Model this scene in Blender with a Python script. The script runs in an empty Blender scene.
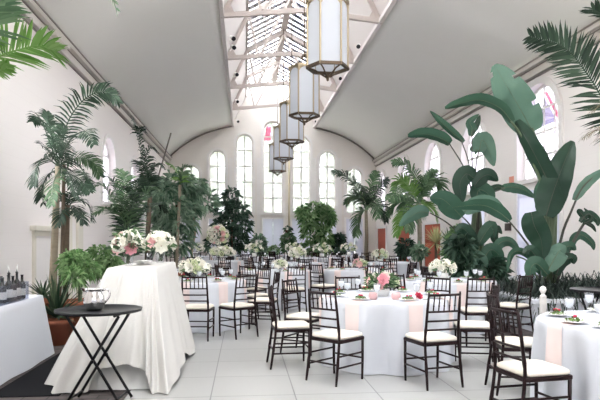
import bpy, math, random
from mathutils import Vector, Matrix
from mathutils.geometry import tessellate_polygon
R_ = random.Random(11)
SC = bpy.context.scene
COL = SC.collection
PI = math.pi
V = Vector
# ------------------------------------------------------------------ camera
F = 583.0; H = 1.42; TH = math.atan(56.0 / F); CT, ST = math.cos(TH), math.sin(TH)
cam = bpy.data.cameras.new('camera'); cam.sensor_width = 36; cam.lens = F / 600 * 36; cam.shift_y = 40 / 600.0
cam.clip_end = 300
co = bpy.data.objects.new('camera', cam); COL.objects.link(co)
co.location = (0, 0, H); co.rotation_euler = (PI / 2, 0, -TH); SC.camera = co

def UD(u, d, z=0.0):                 # metres to the right / metres ahead -> world
    return V((u * CT + d * ST, d * CT - u * ST, z))
def W(px, py, d):                    # photo point at a distance
    p = UD((px - 300) / F * d, d); p.z = H + (240 - py) / F * d; return p
def XW(px, Y):                       # x of a photo column on a wall y = Y
    t = (px - 300) / F
    return Y * (ST + t * CT) / (CT - t * ST)
def YW(px, X):                       # y of a photo column on a wall x = X
    t = (px - 300) / F
    return X * (CT - t * ST) / (t * CT + ST)
def ZD(py, X, Y):
    d = X * ST + Y * CT
    return H + (240 - py) * d / F

# ------------------------------------------------------------------ materials
def lin(h):
    h = h.lstrip('#'); r = []
    for i in (0, 2, 4):
        c = int(h[i:i + 2], 16) / 255
        r.append(c / 12.92 if c <= .04045 else ((c + .055) / 1.055) ** 2.4)
    return (*r, 1)
def nn(nt, t, **k):
    n = nt.nodes.new(t)
    for a, b in k.items():
        if a in n.inputs.keys(): n.inputs[a].default_value = b
        else: setattr(n, a, b)
    return n
def mat(name, c, rough=.6, metal=0, c2=None, scale=6, bump=0, bscale=40, trans=0, coat=0, emit=None, spec=.5, island=False, stretch=None):
    m = bpy.data.materials.new(name); m.use_nodes = True; nt = m.node_tree
    b = nt.nodes['Principled BSDF']; out = nt.nodes['Material Output']
    b.inputs['Base Color'].default_value = lin(c); b.inputs['Roughness'].default_value = rough
    b.inputs['Metallic'].default_value = metal; b.inputs['Specular IOR Level'].default_value = spec
    b.inputs['Coat Weight'].default_value = coat
    L = nt.links.new
    tc = nn(nt, 'ShaderNodeTexCoord'); src = tc.outputs['Object']
    if stretch:
        mp = nn(nt, 'ShaderNodeMapping'); mp.inputs['Scale'].default_value = stretch; L(src, mp.inputs['Vector']); src = mp.outputs[0]
    colsock = None
    if c2:
        mx = nn(nt, 'ShaderNodeMix', data_type='RGBA'); mx.inputs[6].default_value = lin(c); mx.inputs[7].default_value = lin(c2)
        if island:
            g = nn(nt, 'ShaderNodeNewGeometry'); L(g.outputs['Random Per Island'], mx.inputs[0])
        else:
            n = nn(nt, 'ShaderNodeTexNoise', Scale=scale, Detail=4); L(src, n.inputs['Vector']); L(n.outputs['Fac'], mx.inputs[0])
        L(mx.outputs[2], b.inputs['Base Color']); colsock = mx.outputs[2]
    if bump:
        n = nn(nt, 'ShaderNodeTexNoise', Scale=bscale, Detail=3); L(src, n.inputs['Vector'])
        bp = nn(nt, 'ShaderNodeBump', Strength=bump, Distance=.02); L(n.outputs['Fac'], bp.inputs['Height']); L(bp.outputs[0], b.inputs['Normal'])
    if trans:
        t = nn(nt, 'ShaderNodeBsdfTranslucent'); t.inputs['Color'].default_value = lin(c)
        if colsock: L(colsock, t.inputs['Color'])
        ms = nn(nt, 'ShaderNodeMixShader'); ms.inputs[0].default_value = trans
        L(b.outputs[0], ms.inputs[1]); L(t.outputs[0], ms.inputs[2]); L(ms.outputs[0], out.inputs['Surface'])
    if emit:
        b.inputs['Emission Color'].default_value = lin(emit[0]); b.inputs['Emission Strength'].default_value = emit[1]
    return m
def glassmat(name, c, gloss=.08, rough=.02, edge=.5):
    m = bpy.data.materials.new(name); m.use_nodes = True; nt = m.node_tree; nt.nodes.remove(nt.nodes['Principled BSDF'])
    t = nn(nt, 'ShaderNodeBsdfTransparent'); t.inputs[0].default_value = lin(c)
    g = nn(nt, 'ShaderNodeBsdfGlossy'); g.inputs['Roughness'].default_value = rough
    fr = nn(nt, 'ShaderNodeLayerWeight', Blend=.25); mm = nn(nt, 'ShaderNodeMath', operation='MULTIPLY_ADD'); mm.inputs[1].default_value = edge; mm.inputs[2].default_value = gloss
    nt.links.new(fr.outputs['Fresnel'], mm.inputs[0])
    ms = nn(nt, 'ShaderNodeMixShader'); nt.links.new(mm.outputs[0], ms.inputs[0])
    nt.links.new(t.outputs[0], ms.inputs[1]); nt.links.new(g.outputs[0], ms.inputs[2]); nt.links.new(ms.outputs[0], nt.nodes['Material Output'].inputs['Surface'])
    return m
def brickmat(name, c1, c2, mortar, sx, sy, msize, rough, bump=.3, off=.5, rot=None, gloss=.5, jitter=None, loc=(0, 0, 0)):
    m = bpy.data.materials.new(name); m.use_nodes = True; nt = m.node_tree; b = nt.nodes['Principled BSDF']; L = nt.links.new
    tc = nn(nt, 'ShaderNodeTexCoord'); mp = nn(nt, 'ShaderNodeMapping')
    if rot: mp.inputs['Rotation'].default_value = rot
    mp.inputs['Location'].default_value = loc
    L(tc.outputs['Object'], mp.inputs[0])
    br = nn(nt, 'ShaderNodeTexBrick', offset=off); br.inputs['Scale'].default_value = 1
    br.inputs['Brick Width'].default_value = sx; br.inputs['Row Height'].default_value = sy; br.inputs['Mortar Size'].default_value = msize
    br.inputs['Mortar Smooth'].default_value = .1
    br.inputs['Color1'].default_value = lin(c1); br.inputs['Color2'].default_value = lin(c2); br.inputs['Mortar'].default_value = lin(mortar)
    L(mp.outputs[0], br.inputs['Vector'])
    sock = br.outputs['Color']
    if jitter:
        n = nn(nt, 'ShaderNodeTexNoise', Scale=jitter[0], Detail=5); L(mp.outputs[0], n.inputs['Vector'])
        cr = nn(nt, 'ShaderNodeMapRange'); cr.inputs['To Min'].default_value = 1 - jitter[1]; cr.inputs['To Max'].default_value = 1 + jitter[1] * .3; L(n.outputs['Fac'], cr.inputs[0])
        mx = nn(nt, 'ShaderNodeMix', data_type='RGBA', blend_type='MULTIPLY'); mx.inputs[0].default_value = 1
        L(sock, mx.inputs[6]); L(cr.outputs[0], mx.inputs[7]); sock = mx.outputs[2]
    L(sock, b.inputs['Base Color'])
    b.inputs['Roughness'].default_value = rough; b.inputs['Specular IOR Level'].default_value = gloss
    bp = nn(nt, 'ShaderNodeBump', Strength=bump, Distance=.01); bp.invert = True; L(br.outputs['Fac'], bp.inputs['Height']); L(bp.outputs[0], b.inputs['Normal'])
    return m

MT = {}
MT['wall'] = brickmat('white_painted_brick', '#EDE8E5', '#ECE7E4', '#EAE5E2', .22, .075, .006, .75, .1, rot=(PI / 2, 0, PI / 2))
MT['wallb'] = brickmat('white_painted_brick_end', '#EAE5DF', '#E9E4DE', '#E6E1DB', .22, .075, .006, .75, .1, rot=(PI / 2, 0, 0))
MT['ceil'] = mat('grey_ceiling', '#EEEEEA', .9, c2='#EBEBE6', scale=1.2)
MT['roof'] = mat('white_roof_boards', '#D2CCC9', .7)
MT['trim'] = mat('white_trim', '#E9E6E3', .5)
MT['greytrim'] = mat('grey_cornice', '#D0CBC4', .6)
MT['darkline'] = mat('dark_conduit', '#857F79', .5)
MT['cream'] = mat('cream_trim', '#DEDACD', .6)
MT['frost'] = mat('frosted_door_glass', '#D9DBE6', .5, trans=.22)
MT['plaster'] = mat('pale_planter_plaster', '#E2E5EC', .6)
MT['tile'] = brickmat('pale_floor_tile', '#A9A9A7', '#A5A5A3', '#6C6C6B', .765, .765, .006, .28, .1, off=0, gloss=.5, jitter=(1.4, .06), loc=(.30 + .765 * 4, .02, 0))
MT['brick'] = brickmat('dark_paving_brick', '#5B5250', '#4A4241', '#2E2928', .22, .11, .008, .7, .5, jitter=(5, .35))
MT['slat'] = mat('dark_blue_slat', '#43475E', .6)
MT['truss'] = mat('pale_truss_paint', '#B9AEA8', .5)
MT['glass'] = glassmat('window_glass', '#F4F7FA')
MT['glass_tint'] = mat('blurred_window_glass', '#77767A', .3, trans=.95, c2='#838286', scale=2)
nt_ = MT['glass_tint'].node_tree; t_ = nn(nt_, 'ShaderNodeBsdfTransparent'); t_.inputs[0].default_value = lin('#8C9094'); x_ = nn(nt_, 'ShaderNodeMixShader'); x_.inputs[0].default_value = .45
o_ = nt_.nodes['Material Output']; nt_.links.new(o_.inputs['Surface'].links[0].from_socket, x_.inputs[1]); nt_.links.new(t_.outputs[0], x_.inputs[2]); nt_.links.new(x_.outputs[0], o_.inputs['Surface'])
MT['glass_obscure'] = mat('obscured_window_glass', '#6E6C78', .3, trans=.9, c2='#7C7A84', scale=1.5)
MT['pink_glass'] = glassmat('pink_stained_glass', '#F07AA0')
MT['violet_glass'] = glassmat('violet_stained_glass', '#A9A4C8')
MT['lilac_glass'] = glassmat('lilac_glass', '#E2DDF2')
MT['orange'] = mat('terracotta_paint', '#B5553C', .6, c2='#A84A33', scale=5)
MT['cloth'] = mat('white_linen', '#C4C7CE', .85, bump=.08, bscale=60)
MT['cloth_warm'] = mat('warm_white_linen', '#BFBDB9', .85, bump=.08, bscale=60)
MT['cloth_under'] = mat('grey_white_underskirt', '#CBCCC9', .85, bump=.08, bscale=60)
MT['pink'] = mat('blush_linen', '#D8C8C5', .85)
MT['wood'] = mat('dark_mahogany', '#221012', .42, c2='#180B0C', scale=9, spec=.22)
MT['cushion'] = mat('ivory_cushion', '#D9D1C5', .8)
MT['black'] = mat('black_metal', '#141518', .4, spec=.3)
MT['blackmat'] = mat('black_rubber', '#141417', .9, c2='#1A1A1D', scale=30, spec=.1)
MT['steel'] = mat('polished_steel', '#D5D3D2', .12, 1)
MT['brass'] = mat('brass', '#A3957C', .4, .8)
MT['bronze'] = mat('dark_bronze', '#5A4C3E', .45, .7)
MT['lampglass'] = mat('frosted_lantern_glass', '#C4C7CD', .4, trans=.35, emit=('#EEF2FA', .012), spec=.3)
MT['clear'] = glassmat('clear_glassware', '#FAFBFC', .03, .05, .22)
MT['ice'] = mat('iced_water', '#F6F7F9', .4, trans=.5, spec=.2)
MT['china'] = mat('white_china', '#EDECEA', .25)
MT['bottle'] = mat('dark_bottle_glass', '#14161A', .1, coat=.4)
MT['acrylic'] = glassmat('clear_acrylic', '#F1F3F8', .03, .05, .2)
MT['label'] = mat('cream_bottle_label', '#E3DFD6', .7)
MT['terra'] = mat('terracotta_pot', '#A5644A', .75, c2='#955640', scale=8)
MT['darkpot'] = mat('dark_pot', '#2B2A2C', .5)
MT['soil'] = mat('dark_soil', '#30241D', .95)
MT['basket'] = mat('brown_basket', '#5A3A2C', .8)
MT['trunk'] = mat('ringed_palm_trunk', '#A59B88', .8, c2='#7F7360', scale=3, stretch=(1, 1, 8))
MT['bark'] = mat('brown_trunk', '#665646', .85, c2='#4C4034', scale=5, stretch=(1, 1, 6))
def leafm(n, a, b, tr=.18, rough=.5): MT[n] = mat(n, a, rough, c2=b, island=True, trans=tr, spec=.22)
leafm('leaf_palm_dark', '#1D2E24', '#435846', .1); leafm('leaf_palm', '#3D5C40', '#6F8A66'); leafm('leaf_palm_bright', '#5C8A38', '#86AA66')
leafm('leaf_fern', '#567F48', '#A9C892'); leafm('leaf_ficus_dark', '#253C2F', '#5C7664'); leafm('leaf_ficus', '#3E663A', '#9CBB87')
leafm('leaf_tree', '#4E7059', '#9FB89E'); leafm('leaf_yellow', '#A9AC77', '#C9C49A'); leafm('leaf_dry', '#8C7A63', '#6B6A4E')
leafm('leaf_grass', '#1A241F', '#3E4A43'); leafm('leaf_spiky', '#243A2C', '#5E6E54'); leafm('leaf_out', '#93A88C', '#BCCBB4', .4)
leafm('leaf_bouquet', '#36553A', '#86A47A')
MT['leaf_broad'] = mat('leaf_broad', '#2E4C3C', .42, c2='#3C5F4C', scale=4, trans=.15, spec=.3)
MT['leaf_broad_dark'] = mat('leaf_broad_dark', '#1B3225', .4, c2='#264333', scale=4, trans=.1, spec=.3)
MT['leaf_broad_pale'] = mat('leaf_broad_pale', '#4A6858', .45, c2='#5C7A69', scale=4, trans=.18, spec=.3)
MT['stalk'] = mat('green_stalk', '#4F5F44', .5); MT['stalk_dark'] = mat('dark_stalk', '#3A3A30', .5)
MT['petal_white'] = mat('white_petal', '#F2F0E6', .7, trans=.2); MT['petal_green'] = mat('pale_green_petal', '#DCE3BE', .7, trans=.2)
MT['petal_pink'] = mat('pink_petal', '#EBC3C2', .7, trans=.2); MT['petal_rose'] = mat('deep_rose_petal', '#E0A0AA', .7, trans=.2); MT['petal_red'] = mat('red_petal', '#C43352', .7, trans=.15)
MT['sign_red'] = mat('salmon_sign', '#E59A86', .6); MT['sign_brown'] = mat('dark_brown_plaque', '#4A3B37', .5)
MT['ground'] = mat('outside_bounce_ground', '#E6E2DA', .9, c2='#DAD6CC', scale=2)  # unseen ground outside, made pale to bounce daylight up onto the ceiling
MT['pipe'] = mat('cream_pipe', '#D9CDB0', .5)

# ------------------------------------------------------------------ mesh builder
class M:
    def __init__(s): s.v = []; s.f = []; s.uv = None
    def add(s, vs, fs):
        b = len(s.v); s.v += [tuple(x) for x in vs]; s.f += [tuple(b + i for i in f) for f in fs]; return s
    def box(s, lo, hi):
        x0, y0, z0 = lo; x1, y1, z1 = hi
        return s.add([(x0, y0, z0), (x1, y0, z0), (x1, y1, z0), (x0, y1, z0), (x0, y0, z1), (x1, y0, z1), (x1, y1, z1), (x0, y1, z1)],
                     [(0, 3, 2, 1), (4, 5, 6, 7), (0, 1, 5, 4), (1, 2, 6, 5), (2, 3, 7, 6), (3, 0, 4, 7)])
    def bar(s, a, b, w, h, up=(0, 0, 1)):
        a, b = V(a), V(b); t = (b - a).normalized(); sd = t.cross(V(up))
        if sd.length < 1e-4: sd = t.cross(V((1, 0, 0)))
        sd.normalize(); n = sd.cross(t)
        vs = [p + sd * i * w / 2 + n * j * h / 2 for p in (a, b) for i, j in ((-1, -1), (1, -1), (1, 1), (-1, 1))]
        return s.add(vs, [(0, 1, 2, 3), (7, 6, 5, 4), (0, 4, 5, 1), (1, 5, 6, 2), (2, 6, 7, 3), (3, 7, 4, 0)])
    def tube(s, pts, rad, n=8):
        pts = [V(p) for p in pts]
        if not isinstance(rad, (list, tuple)): rad = [rad] * len(pts)
        vs = []; ref = None
        for i, p in enumerate(pts):
            t = (pts[min(i + 1, len(pts) - 1)] - pts[max(i - 1, 0)]).normalized()
            if ref is None:
                ref = t.cross(V((0, 0, 1)))
                if ref.length < .05: ref = V((1, 0, 0))
            a = (ref - t * ref.dot(t)).normalized(); ref = a; b = t.cross(a)
            vs += [p + (a * math.cos(2 * PI * k / n) + b * math.sin(2 * PI * k / n)) * rad[i] for k in range(n)]
        fs = []
        for i in range(len(pts) - 1):
            for k in range(n):
                fs.append((i * n + k, i * n + (k + 1) % n, (i + 1) * n + (k + 1) % n, (i + 1) * n + k))
        fs.append(tuple(range(n - 1, -1, -1))); m = (len(pts) - 1) * n; fs.append(tuple(m + k for k in range(n)))
        return s.add(vs, fs)
    def lathe(s, prof, n=16, c=(0, 0, 0)):
        vs = []; fs = []
        for r, z in prof: vs += [(c[0] + r * math.cos(2 * PI * k / n), c[1] + r * math.sin(2 * PI * k / n), c[2] + z) for k in range(n)]
        for i in range(len(prof) - 1):
            for k in range(n): fs.append((i * n + k, i * n + (k + 1) % n, (i + 1) * n + (k + 1) % n, (i + 1) * n + k))
        if prof[0][0] > 1e-5: fs.append(tuple(range(n - 1, -1, -1)))
        if prof[-1][0] > 1e-5: m = (len(prof) - 1) * n; fs.append(tuple(m + k for k in range(n)))
        return s.add(vs, fs)
    def poly(s, outer, holes, tf, thick):       # outline with holes, extruded; tf(a, b, depth) -> point
        loops = [outer] + list(holes); flat = [p for l in loops for p in l]
        tris = tessellate_polygon([[V((p[0], p[1], 0)) for p in l] for l in loops]); n = len(flat)
        vs = [tf(p[0], p[1], 0) for p in flat] + [tf(p[0], p[1], thick) for p in flat]
        fs = [tuple(t) for t in tris] + [tuple(n + i for i in reversed(t)) for t in tris]
        b = 0
        for l in loops:
            k = len(l)
            for i in range(k): fs.append((b + i, b + (i + 1) % k, n + b + (i + 1) % k, n + b + i))
            b += k
        return s.add(vs, fs)
    def build(s, name, m, parent=None, smooth=False, origin=None):
        me = bpy.data.meshes.new(name)
        vs = s.v
        if origin is not None: vs = [(x - origin[0], y - origin[1], z - origin[2]) for x, y, z in vs]
        me.from_pydata(vs, [], s.f); me.materials.append(MT[m] if isinstance(m, str) else m)
        if smooth: me.polygons.foreach_set('use_smooth', [True] * len(me.polygons))
        me.update()
        o = bpy.data.objects.new(name, me); COL.objects.link(o)
        if origin is not None and parent is None: o.location = origin
        if parent is not None: o.parent = parent
        return o
def tag(o, label, cat, group=None, kind=None):
    o['label'] = label; o['category'] = cat
    if group: o['group'] = group
    if kind: o['kind'] = kind
    return o
def thing(name, label, cat, loc=(0, 0, 0), rz=0, group=None):
    o = bpy.data.objects.new(name, None); COL.objects.link(o); o.location = loc; o.rotation_euler = (0, 0, rz); o.empty_display_size = .1
    return tag(o, label, cat, group)
def struct(o): o['kind'] = 'structure'; return o
def copy_tree(o, parent=None):
    c = o.copy(); COL.objects.link(c)
    if parent is not None: c.parent = parent
    for ch in list(o.children): copy_tree(ch, c)
    return c
def fixn(o):
    import bmesh
    bm = bmesh.new(); bm.from_mesh(o.data); bmesh.ops.recalc_face_normals(bm, faces=bm.faces); bm.to_mesh(o.data); bm.free(); return o
def crv(pts, n):                                  # Catmull-Rom through points
    P = [V(p) for p in pts]
    if len(P) == 2: return [P[0].lerp(P[1], i / n) for i in range(n + 1)]
    P = [P[0] * 2 - P[1]] + P + [P[-1] * 2 - P[-2]]; k = len(P) - 3; out = []
    for i in range(n + 1):
        t = i / n * k; j = min(int(t), k - 1); t -= j; a, b, c, d = P[j:j + 4]
        out.append(.5 * ((2 * b) + (c - a) * t + (2 * a - 5 * b + 4 * c - d) * t * t + (3 * b - a - 3 * c + d) * t ** 3))
    return out
leafm('leaf_salad', '#3D5C2C', '#86A05C')
# ------------------------------------------------------------------ the setting
XL, XR, YB, YN, ZC, ZS = -3.95, 7.11, 31.0, -5.0, 5.72, 7.45
SX0, SX1, RX = -.63, 3.79, 1.58
def arch(a, w, z0, zs, n=12):
    return [(a - w, z0), (a + w, z0)] + [(a + w * math.cos(PI * i / n), zs + w * math.sin(PI * i / n)) for i in range(n + 1)]
TFB = lambda a, z, t: (a, YB + t, z)
TFL = lambda a, z, t: (XL - t, a, z)
TFR = lambda a, z, t: (XR + t, a, z)
wn = [0]; dn = [0]; tn = [0]
def window(tf, a, w, z0, zs, rows, cols, casing=.1, sill=True, glass='glass', frame='trim', cas='trim', bars=.035):
    wn[0] += 1
    m = M().poly(arch(a, w, z0, zs), [arch(a, w - .07, z0 + .07, zs)], lambda p, q, t: tf(p, q, t), .08)
    o = bpy.data.objects.new('window_%d' % wn[0], None); COL.objects.link(o); o['kind'] = 'structure'
    off = lambda p, q, t: tf(p, q, t + .14)
    f = M().poly(arch(a, w, z0, zs), [arch(a, w - .06, z0 + .06, zs)], off, .07)
    zt = zs + w
    def zlim(x): return zs + math.sqrt(max(w * w - (x - a) ** 2, 0)) - .03
    for i in range(1, cols):
        x = a - w + 2 * w * i / cols; h = bars / 2
        vs = [off(x - h, z0, .01), off(x + h, z0, .01), off(x + h, zlim(x), .01), off(x - h, zlim(x), .01)]
        f.add(vs + [off(*q) for q in ((x - h, z0, .06), (x + h, z0, .06), (x + h, zlim(x), .06), (x - h, zlim(x), .06))],
              [(0, 1, 2, 3), (7, 6, 5, 4), (0, 4, 5, 1), (1, 5, 6, 2), (2, 6, 7, 3), (3, 7, 4, 0)])
    for j in range(1, rows):
        z = z0 + (zt - z0) * j / rows; h = bars / 2
        hw = w - .02 if z < zs else math.sqrt(max(w * w - (z - zs) ** 2, 0)) - .02
        if hw < .1: continue
        q = [(a - hw, z - h), (a + hw, z - h), (a + hw, z + h), (a - hw, z + h)]
        f.add([off(x, y, .012) for x, y in q] + [off(x, y, .058) for x, y in q], [(0, 1, 2, 3), (7, 6, 5, 4), (0, 4, 5, 1), (1, 5, 6, 2), (2, 6, 7, 3), (3, 7, 4, 0)])
    fixn(f.build('window_frame', frame, o))
    pa = arch(a, w - .03, z0 + .03, zs)
    M().add([off(x, z, .035) for x, z in pa], [tuple(range(len(pa)))]).build('pane', glass, o)
    if casing:
        fixn(M().poly(arch(a, w + casing, z0 - (.02 if sill else casing), zs, 16), [arch(a, w, z0, zs, 16)], lambda p, q, t: tf(p, q, -t), .05).build('casing', cas, o))
    if sill:
        q = [(a - w - .15, z0 - .1), (a + w + .15, z0 - .1), (a + w + .15, z0), (a - w - .15, z0)]
        fixn(M().add([tf(x, y, .2) for x, y in q] + [tf(x, y, -.1) for x, y in q], [(0, 1, 2, 3), (7, 6, 5, 4), (0, 4, 5, 1), (1, 5, 6, 2), (2, 6, 7, 3), (3, 7, 4, 0)]).build('sill', 'trim', o))
    return o, off
def door(tf, a, w, ztop, m, panels=2, frame='trim', lintel=False, name=None, rows=1, z0=0.0):
    dn[0] += 1
    o = bpy.data.objects.new('door_%d' % dn[0], None); COL.objects.link(o); o['kind'] = 'structure'
    def slab(mm, x0, x1, za, zb, t0, t1):
        q = [(x0, za), (x1, za), (x1, zb), (x0, zb)]
        mm.add([tf(x, y, t0) for x, y in q] + [tf(x, y, t1) for x, y in q], [(0, 1, 2, 3), (7, 6, 5, 4), (0, 4, 5, 1), (1, 5, 6, 2), (2, 6, 7, 3), (3, 7, 4, 0)])
    f = M(); fw = .1
    slab(f, a - w - fw, a - w, z0, ztop + fw, .05, -.05); slab(f, a + w, a + w + fw, z0, ztop + fw, .05, -.05); slab(f, a - w, a + w, ztop, ztop + fw, .05, -.05)
    if lintel: slab(f, a - w - fw - .1, a + w + fw + .1, ztop + fw, ztop + fw + .09, .05, -.12)
    fixn(f.build('door_frame', frame, o))
    p = M()
    for i in range(panels):
        x0 = a - w + 2 * w * i / panels + .006; x1 = a - w + 2 * w * (i + 1) / panels - .006
        slab(p, x0, x1, z0 + .005, ztop - .005, .02, -.01)
        for r in range(rows):
            za = z0 + .12 + (ztop - z0 - .2) * r / rows; zb = z0 + .04 + (ztop - z0 - .16) * (r + 1) / rows
            for xa, xb, zc, zd in ((x0 + .06, x1 - .06, za, za + .03), (x0 + .06, x1 - .06, zb - .03, zb), (x0 + .06, x0 + .09, za, zb), (x1 - .09, x1 - .06, za, zb)):
                slab(p, xa, xb, zc, zd, -.01, -.022)
    fixn(p.build('door_panel', m, o))
    return o
def trim(m, material, smooth=False):
    tn[0] += 1; o = m.build('trim_%d' % tn[0], material, smooth=smooth); o['kind'] = 'structure'; return fixn(o)

# floor: pale tiles between two strips of dark brick paving
struct(M().box((-1.065, YN, -.1), (3.53, YB, 0)).build('floor', 'tile'))
struct(M().box((XL - .3, YN, -.1), (-1.065, YB, -.004)).build('floor_west', 'brick'))
struct(M().box((3.53, YN, -.1), (XR + .3, YB, -.004)).build('floor_east', 'brick'))
struct(M().box((-70, -40, -.5), (70, 110, -.3)).build('ground', 'ground'))

# back wall: seven stepped arched windows over pale doors
BW = [(191, 9, 165, 9), (217.5, 8.5, 150, 9), (244.5, 8.5, 134, 9), (273, 10, 121, 10), (301.5, 9, 136, 9), (327.5, 8.5, 151, 9), (354.5, 8, 168, 9)]
holes = []; bspec = []
for i, (px, hw, py, _) in enumerate(BW):
    a = XW(px, YB); w = (XW(px + hw, YB) - XW(px - hw, YB)) / 2; zt = ZD(py, a, YB); z0 = ZD(213.5, a, YB)
    bspec.append((a, w, z0, zt - w)); holes.append(arch(a, w, z0, zt - w))
N = 14
def ceil_curve(x0, x1, ctrl):
    P0, P1, P2 = V((x0, ZC, 0)), V(ctrl).to_3d(), V((x1, ZS, 0))
    return [(P0 * (1 - t) ** 2 + P1 * 2 * t * (1 - t) + P2 * t * t) for t in (i / N for i in range(N + 1))]
cl = ceil_curve(XL, SX0, (-2.62, 7.12)); cr = ceil_curve(XR, SX1, (5.78, 7.12))
up = .12
out = [(XL - .3, -.1), (XR + .3, -.1), (XR + .3, ZC + up)] + [(p.x, p.y + up) for p in cr[1:]] + [(3.085, 9.1), (RX, 9.95), (.075, 9.1)] + [(p.x, p.y + up) for p in reversed(cl[1:])] + [(XL - .3, ZC + up)]
for a, w, z0, zs in bspec: holes.append([(a - w - .02, .01), (a + w + .02, .01), (a + w + .02, z0 - .28), (a - w - .02, z0 - .28)])
struct(fixn(M().poly(out, holes, TFB, .3).build('wall_back', 'wallb')))
for i, (a, w, z0, zs) in enumerate(bspec):
    o, off = window(TFB, a, w, z0, zs, max(3, round((zs + w - z0) / .78)), 2, casing=.12, bars=.06, glass='glass_tint')
    door(TFB, a, w + .02, z0 - .28, 'frost', 2, rows=2, frame='trim')
    if i == 3:                                    # red and blue glass in the head of the tall middle window
        M().add([off(x, z, .02) for x, z in [(a - w + .07, zs - .5), (a - .1, zs - .5), (a - .1, zs + .25), (a - w + .2, zs + .3)]], [(0, 1, 2, 3)]).build('stained_pane', 'pink_glass', o)
TFN = lambda a, z, t: (a, YN - t, z)
struct(fixn(M().poly(out, holes, TFN, .3).build('wall_front', 'wallb')))
for i, (a, w, z0, zs) in enumerate(bspec):
    window(TFN, a, w, z0, zs, max(3, round((zs + w - z0) / .78)), 2, casing=.12, bars=.06, glass='glass_tint')
    door(TFN, a, w + .02, z0 - .28, 'frost', 2, rows=2, frame='trim')
# side walls
def gap(c, w, z0, zs): return arch(c, w, z0, zs)
WRW = [(5.45, 1.0, 2.93, 4.2), (9.5, 1.0, 2.93, 4.2), (13.55, 1.0, 2.93, 4.2), (17.55, .9, 2.93, 4.2), (21.45, .9, 2.93, 4.2), (25.4, .9, 2.93, 4.2), (29.6, .85, 2.93, 4.1)]
WLW = [(4.9, 1.0, 2.7, 4.2), (8.0, 1.0, 2.7, 4.2), (17.5, .8, 2.5, 3.6), (21.6, .85, 2.3, 3.5), (25.5, .85, 2.3, 3.5)]
side = [(YN, -.1), (YB + .3, -.1), (YB + .3, ZC + .1), (YN, ZC + .1)]
struct(fixn(M().poly(side, [gap(*q) for q in WRW] + [[(c - w - .05, .01), (c + w + .05, .01), (c + w + .05, 2.66), (c - w - .05, 2.66)] for c, w, _, _ in WRW[:4]], TFR, .3).build('wall_right', 'wall')))
struct(fixn(M().poly(side, [gap(*q) for q in WLW], TFL, .3).build('wall_left', 'wall')))
for i, (c, w, z0, zs) in enumerate(WRW):
    o, off = window(TFR, c, w, z0, zs, 4, 4 if i < 3 else 2, casing=.16, bars=.05, glass='glass' if i < 2 else 'glass_obscure')
    if i == 2:
        g = [(c - .32, 4.42), (c - .12, 5.02), (c - .52, 4.2), (c - .6, 4.25)]
        M().add([off(y, z, .02) for y, z in [(c + .0, 5.02), (c - .14, 5.0), (c - .72, 4.3), (c - .62, 4.22)]], [(0, 1, 2, 3)]).build('stained_pane', 'pink_glass', o)
        M().add([off(y, z, .02) for y, z in [(c + .0, 4.9), (c - .6, 4.2), (c + .22, 4.2)]], [(0, 1, 2)]).build('stained_pane', 'violet_glass', o)
        M().add([off(y, z, .022) for y, z in [(c + .9, 4.3), (c + .26, 4.3), (c + .2, 5.1), (c + .6, 4.9)]], [(0, 1, 2, 3)]).build('stained_pane', 'lilac_glass', o)
    door(TFR, c, w + .05, 2.66 if i < 4 else 2.02, 'frost' if i < 4 else 'orange', 2 if i < 4 else 1, frame='trim', rows=2 if i < 4 else 1)
for i, (c, w, z0, zs) in enumerate(WLW): window(TFL, c, w, z0, zs, 4, 2, casing=.12, bars=.05, glass='glass' if i < 2 else 'glass_obscure')
door(TFL, 12.15, .72, 1.5, 'trim', 1, frame='cream', lintel=True)
trim(M().box((XL, 14.2, 0), (XL + .06, 14.62, 2.0)).box((XL, 13.55, 0), (XL + .05, 13.75, 2.0)).box((XL, 13.45, 1.98), (XL + .08, 14.72, 2.1)), 'cream')
struct(M().box((XL, YN, 0), (XL + .03, 11.3, .14)).build('baseboard_left', 'trim')); struct(M().box((XR - .03, YN, 0), (XR, 12.3, .14)).build('baseboard_right', 'trim'))
# pilaster strips of the back wall and the pipe
for px in (231, 258.5, 314.5, 340):
    x = XW(px, YB); trim(M().box((x - .09, YB - .04, 0), (x + .09, YB, ZD(158, x, YB))), 'trim')
x = XW(289, YB); trim(M().tube([(x, YB - .1, 0), (x, YB - .1, ZD(128, x, YB))], .05, 8), 'pipe', True)
# curved grey ceilings with real thickness
for nm, c, sg in (('ceiling', cl, 1), ('ceiling_east', cr, -1)):
    vs = []; fs = []; k = len(c)
    for y in (YN, YB):
        for p in c: vs.append((p.x, y, p.y))
        for p in c: vs.append((p.x, y, p.y + .12))
    for i in range(k - 1):
        fs += [(i, i + 1, 2 * k + i + 1, 2 * k + i), (k + i, k + i + 1, 3 * k + i + 1, 3 * k + i), (i, i + 1, k + i + 1, k + i), (2 * k + i, 2 * k + i + 1, 3 * k + i + 1, 3 * k + i)]
    fs += [(0, k, 3 * k, 2 * k), (k - 1, 2 * k - 1, 4 * k - 1, 3 * k - 1)]
    o = struct(fixn(M().add(vs, fs).build(nm, 'ceil')))
    o.data.polygons.foreach_set('use_smooth', [False] * len(o.data.polygons))
    for i, pl in enumerate(o.data.polygons):
        if abs(pl.normal.y) < .3: pl.use_smooth = len(pl.vertices) == 4 and abs(pl.normal.z) > .2
    # end moulding where the curve meets the back wall
    pts = [V((p.x, YB - .03, p.y - .03)) for p in c]
    trim(M().tube(pts, .045, 6), 'darkline', True)
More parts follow.
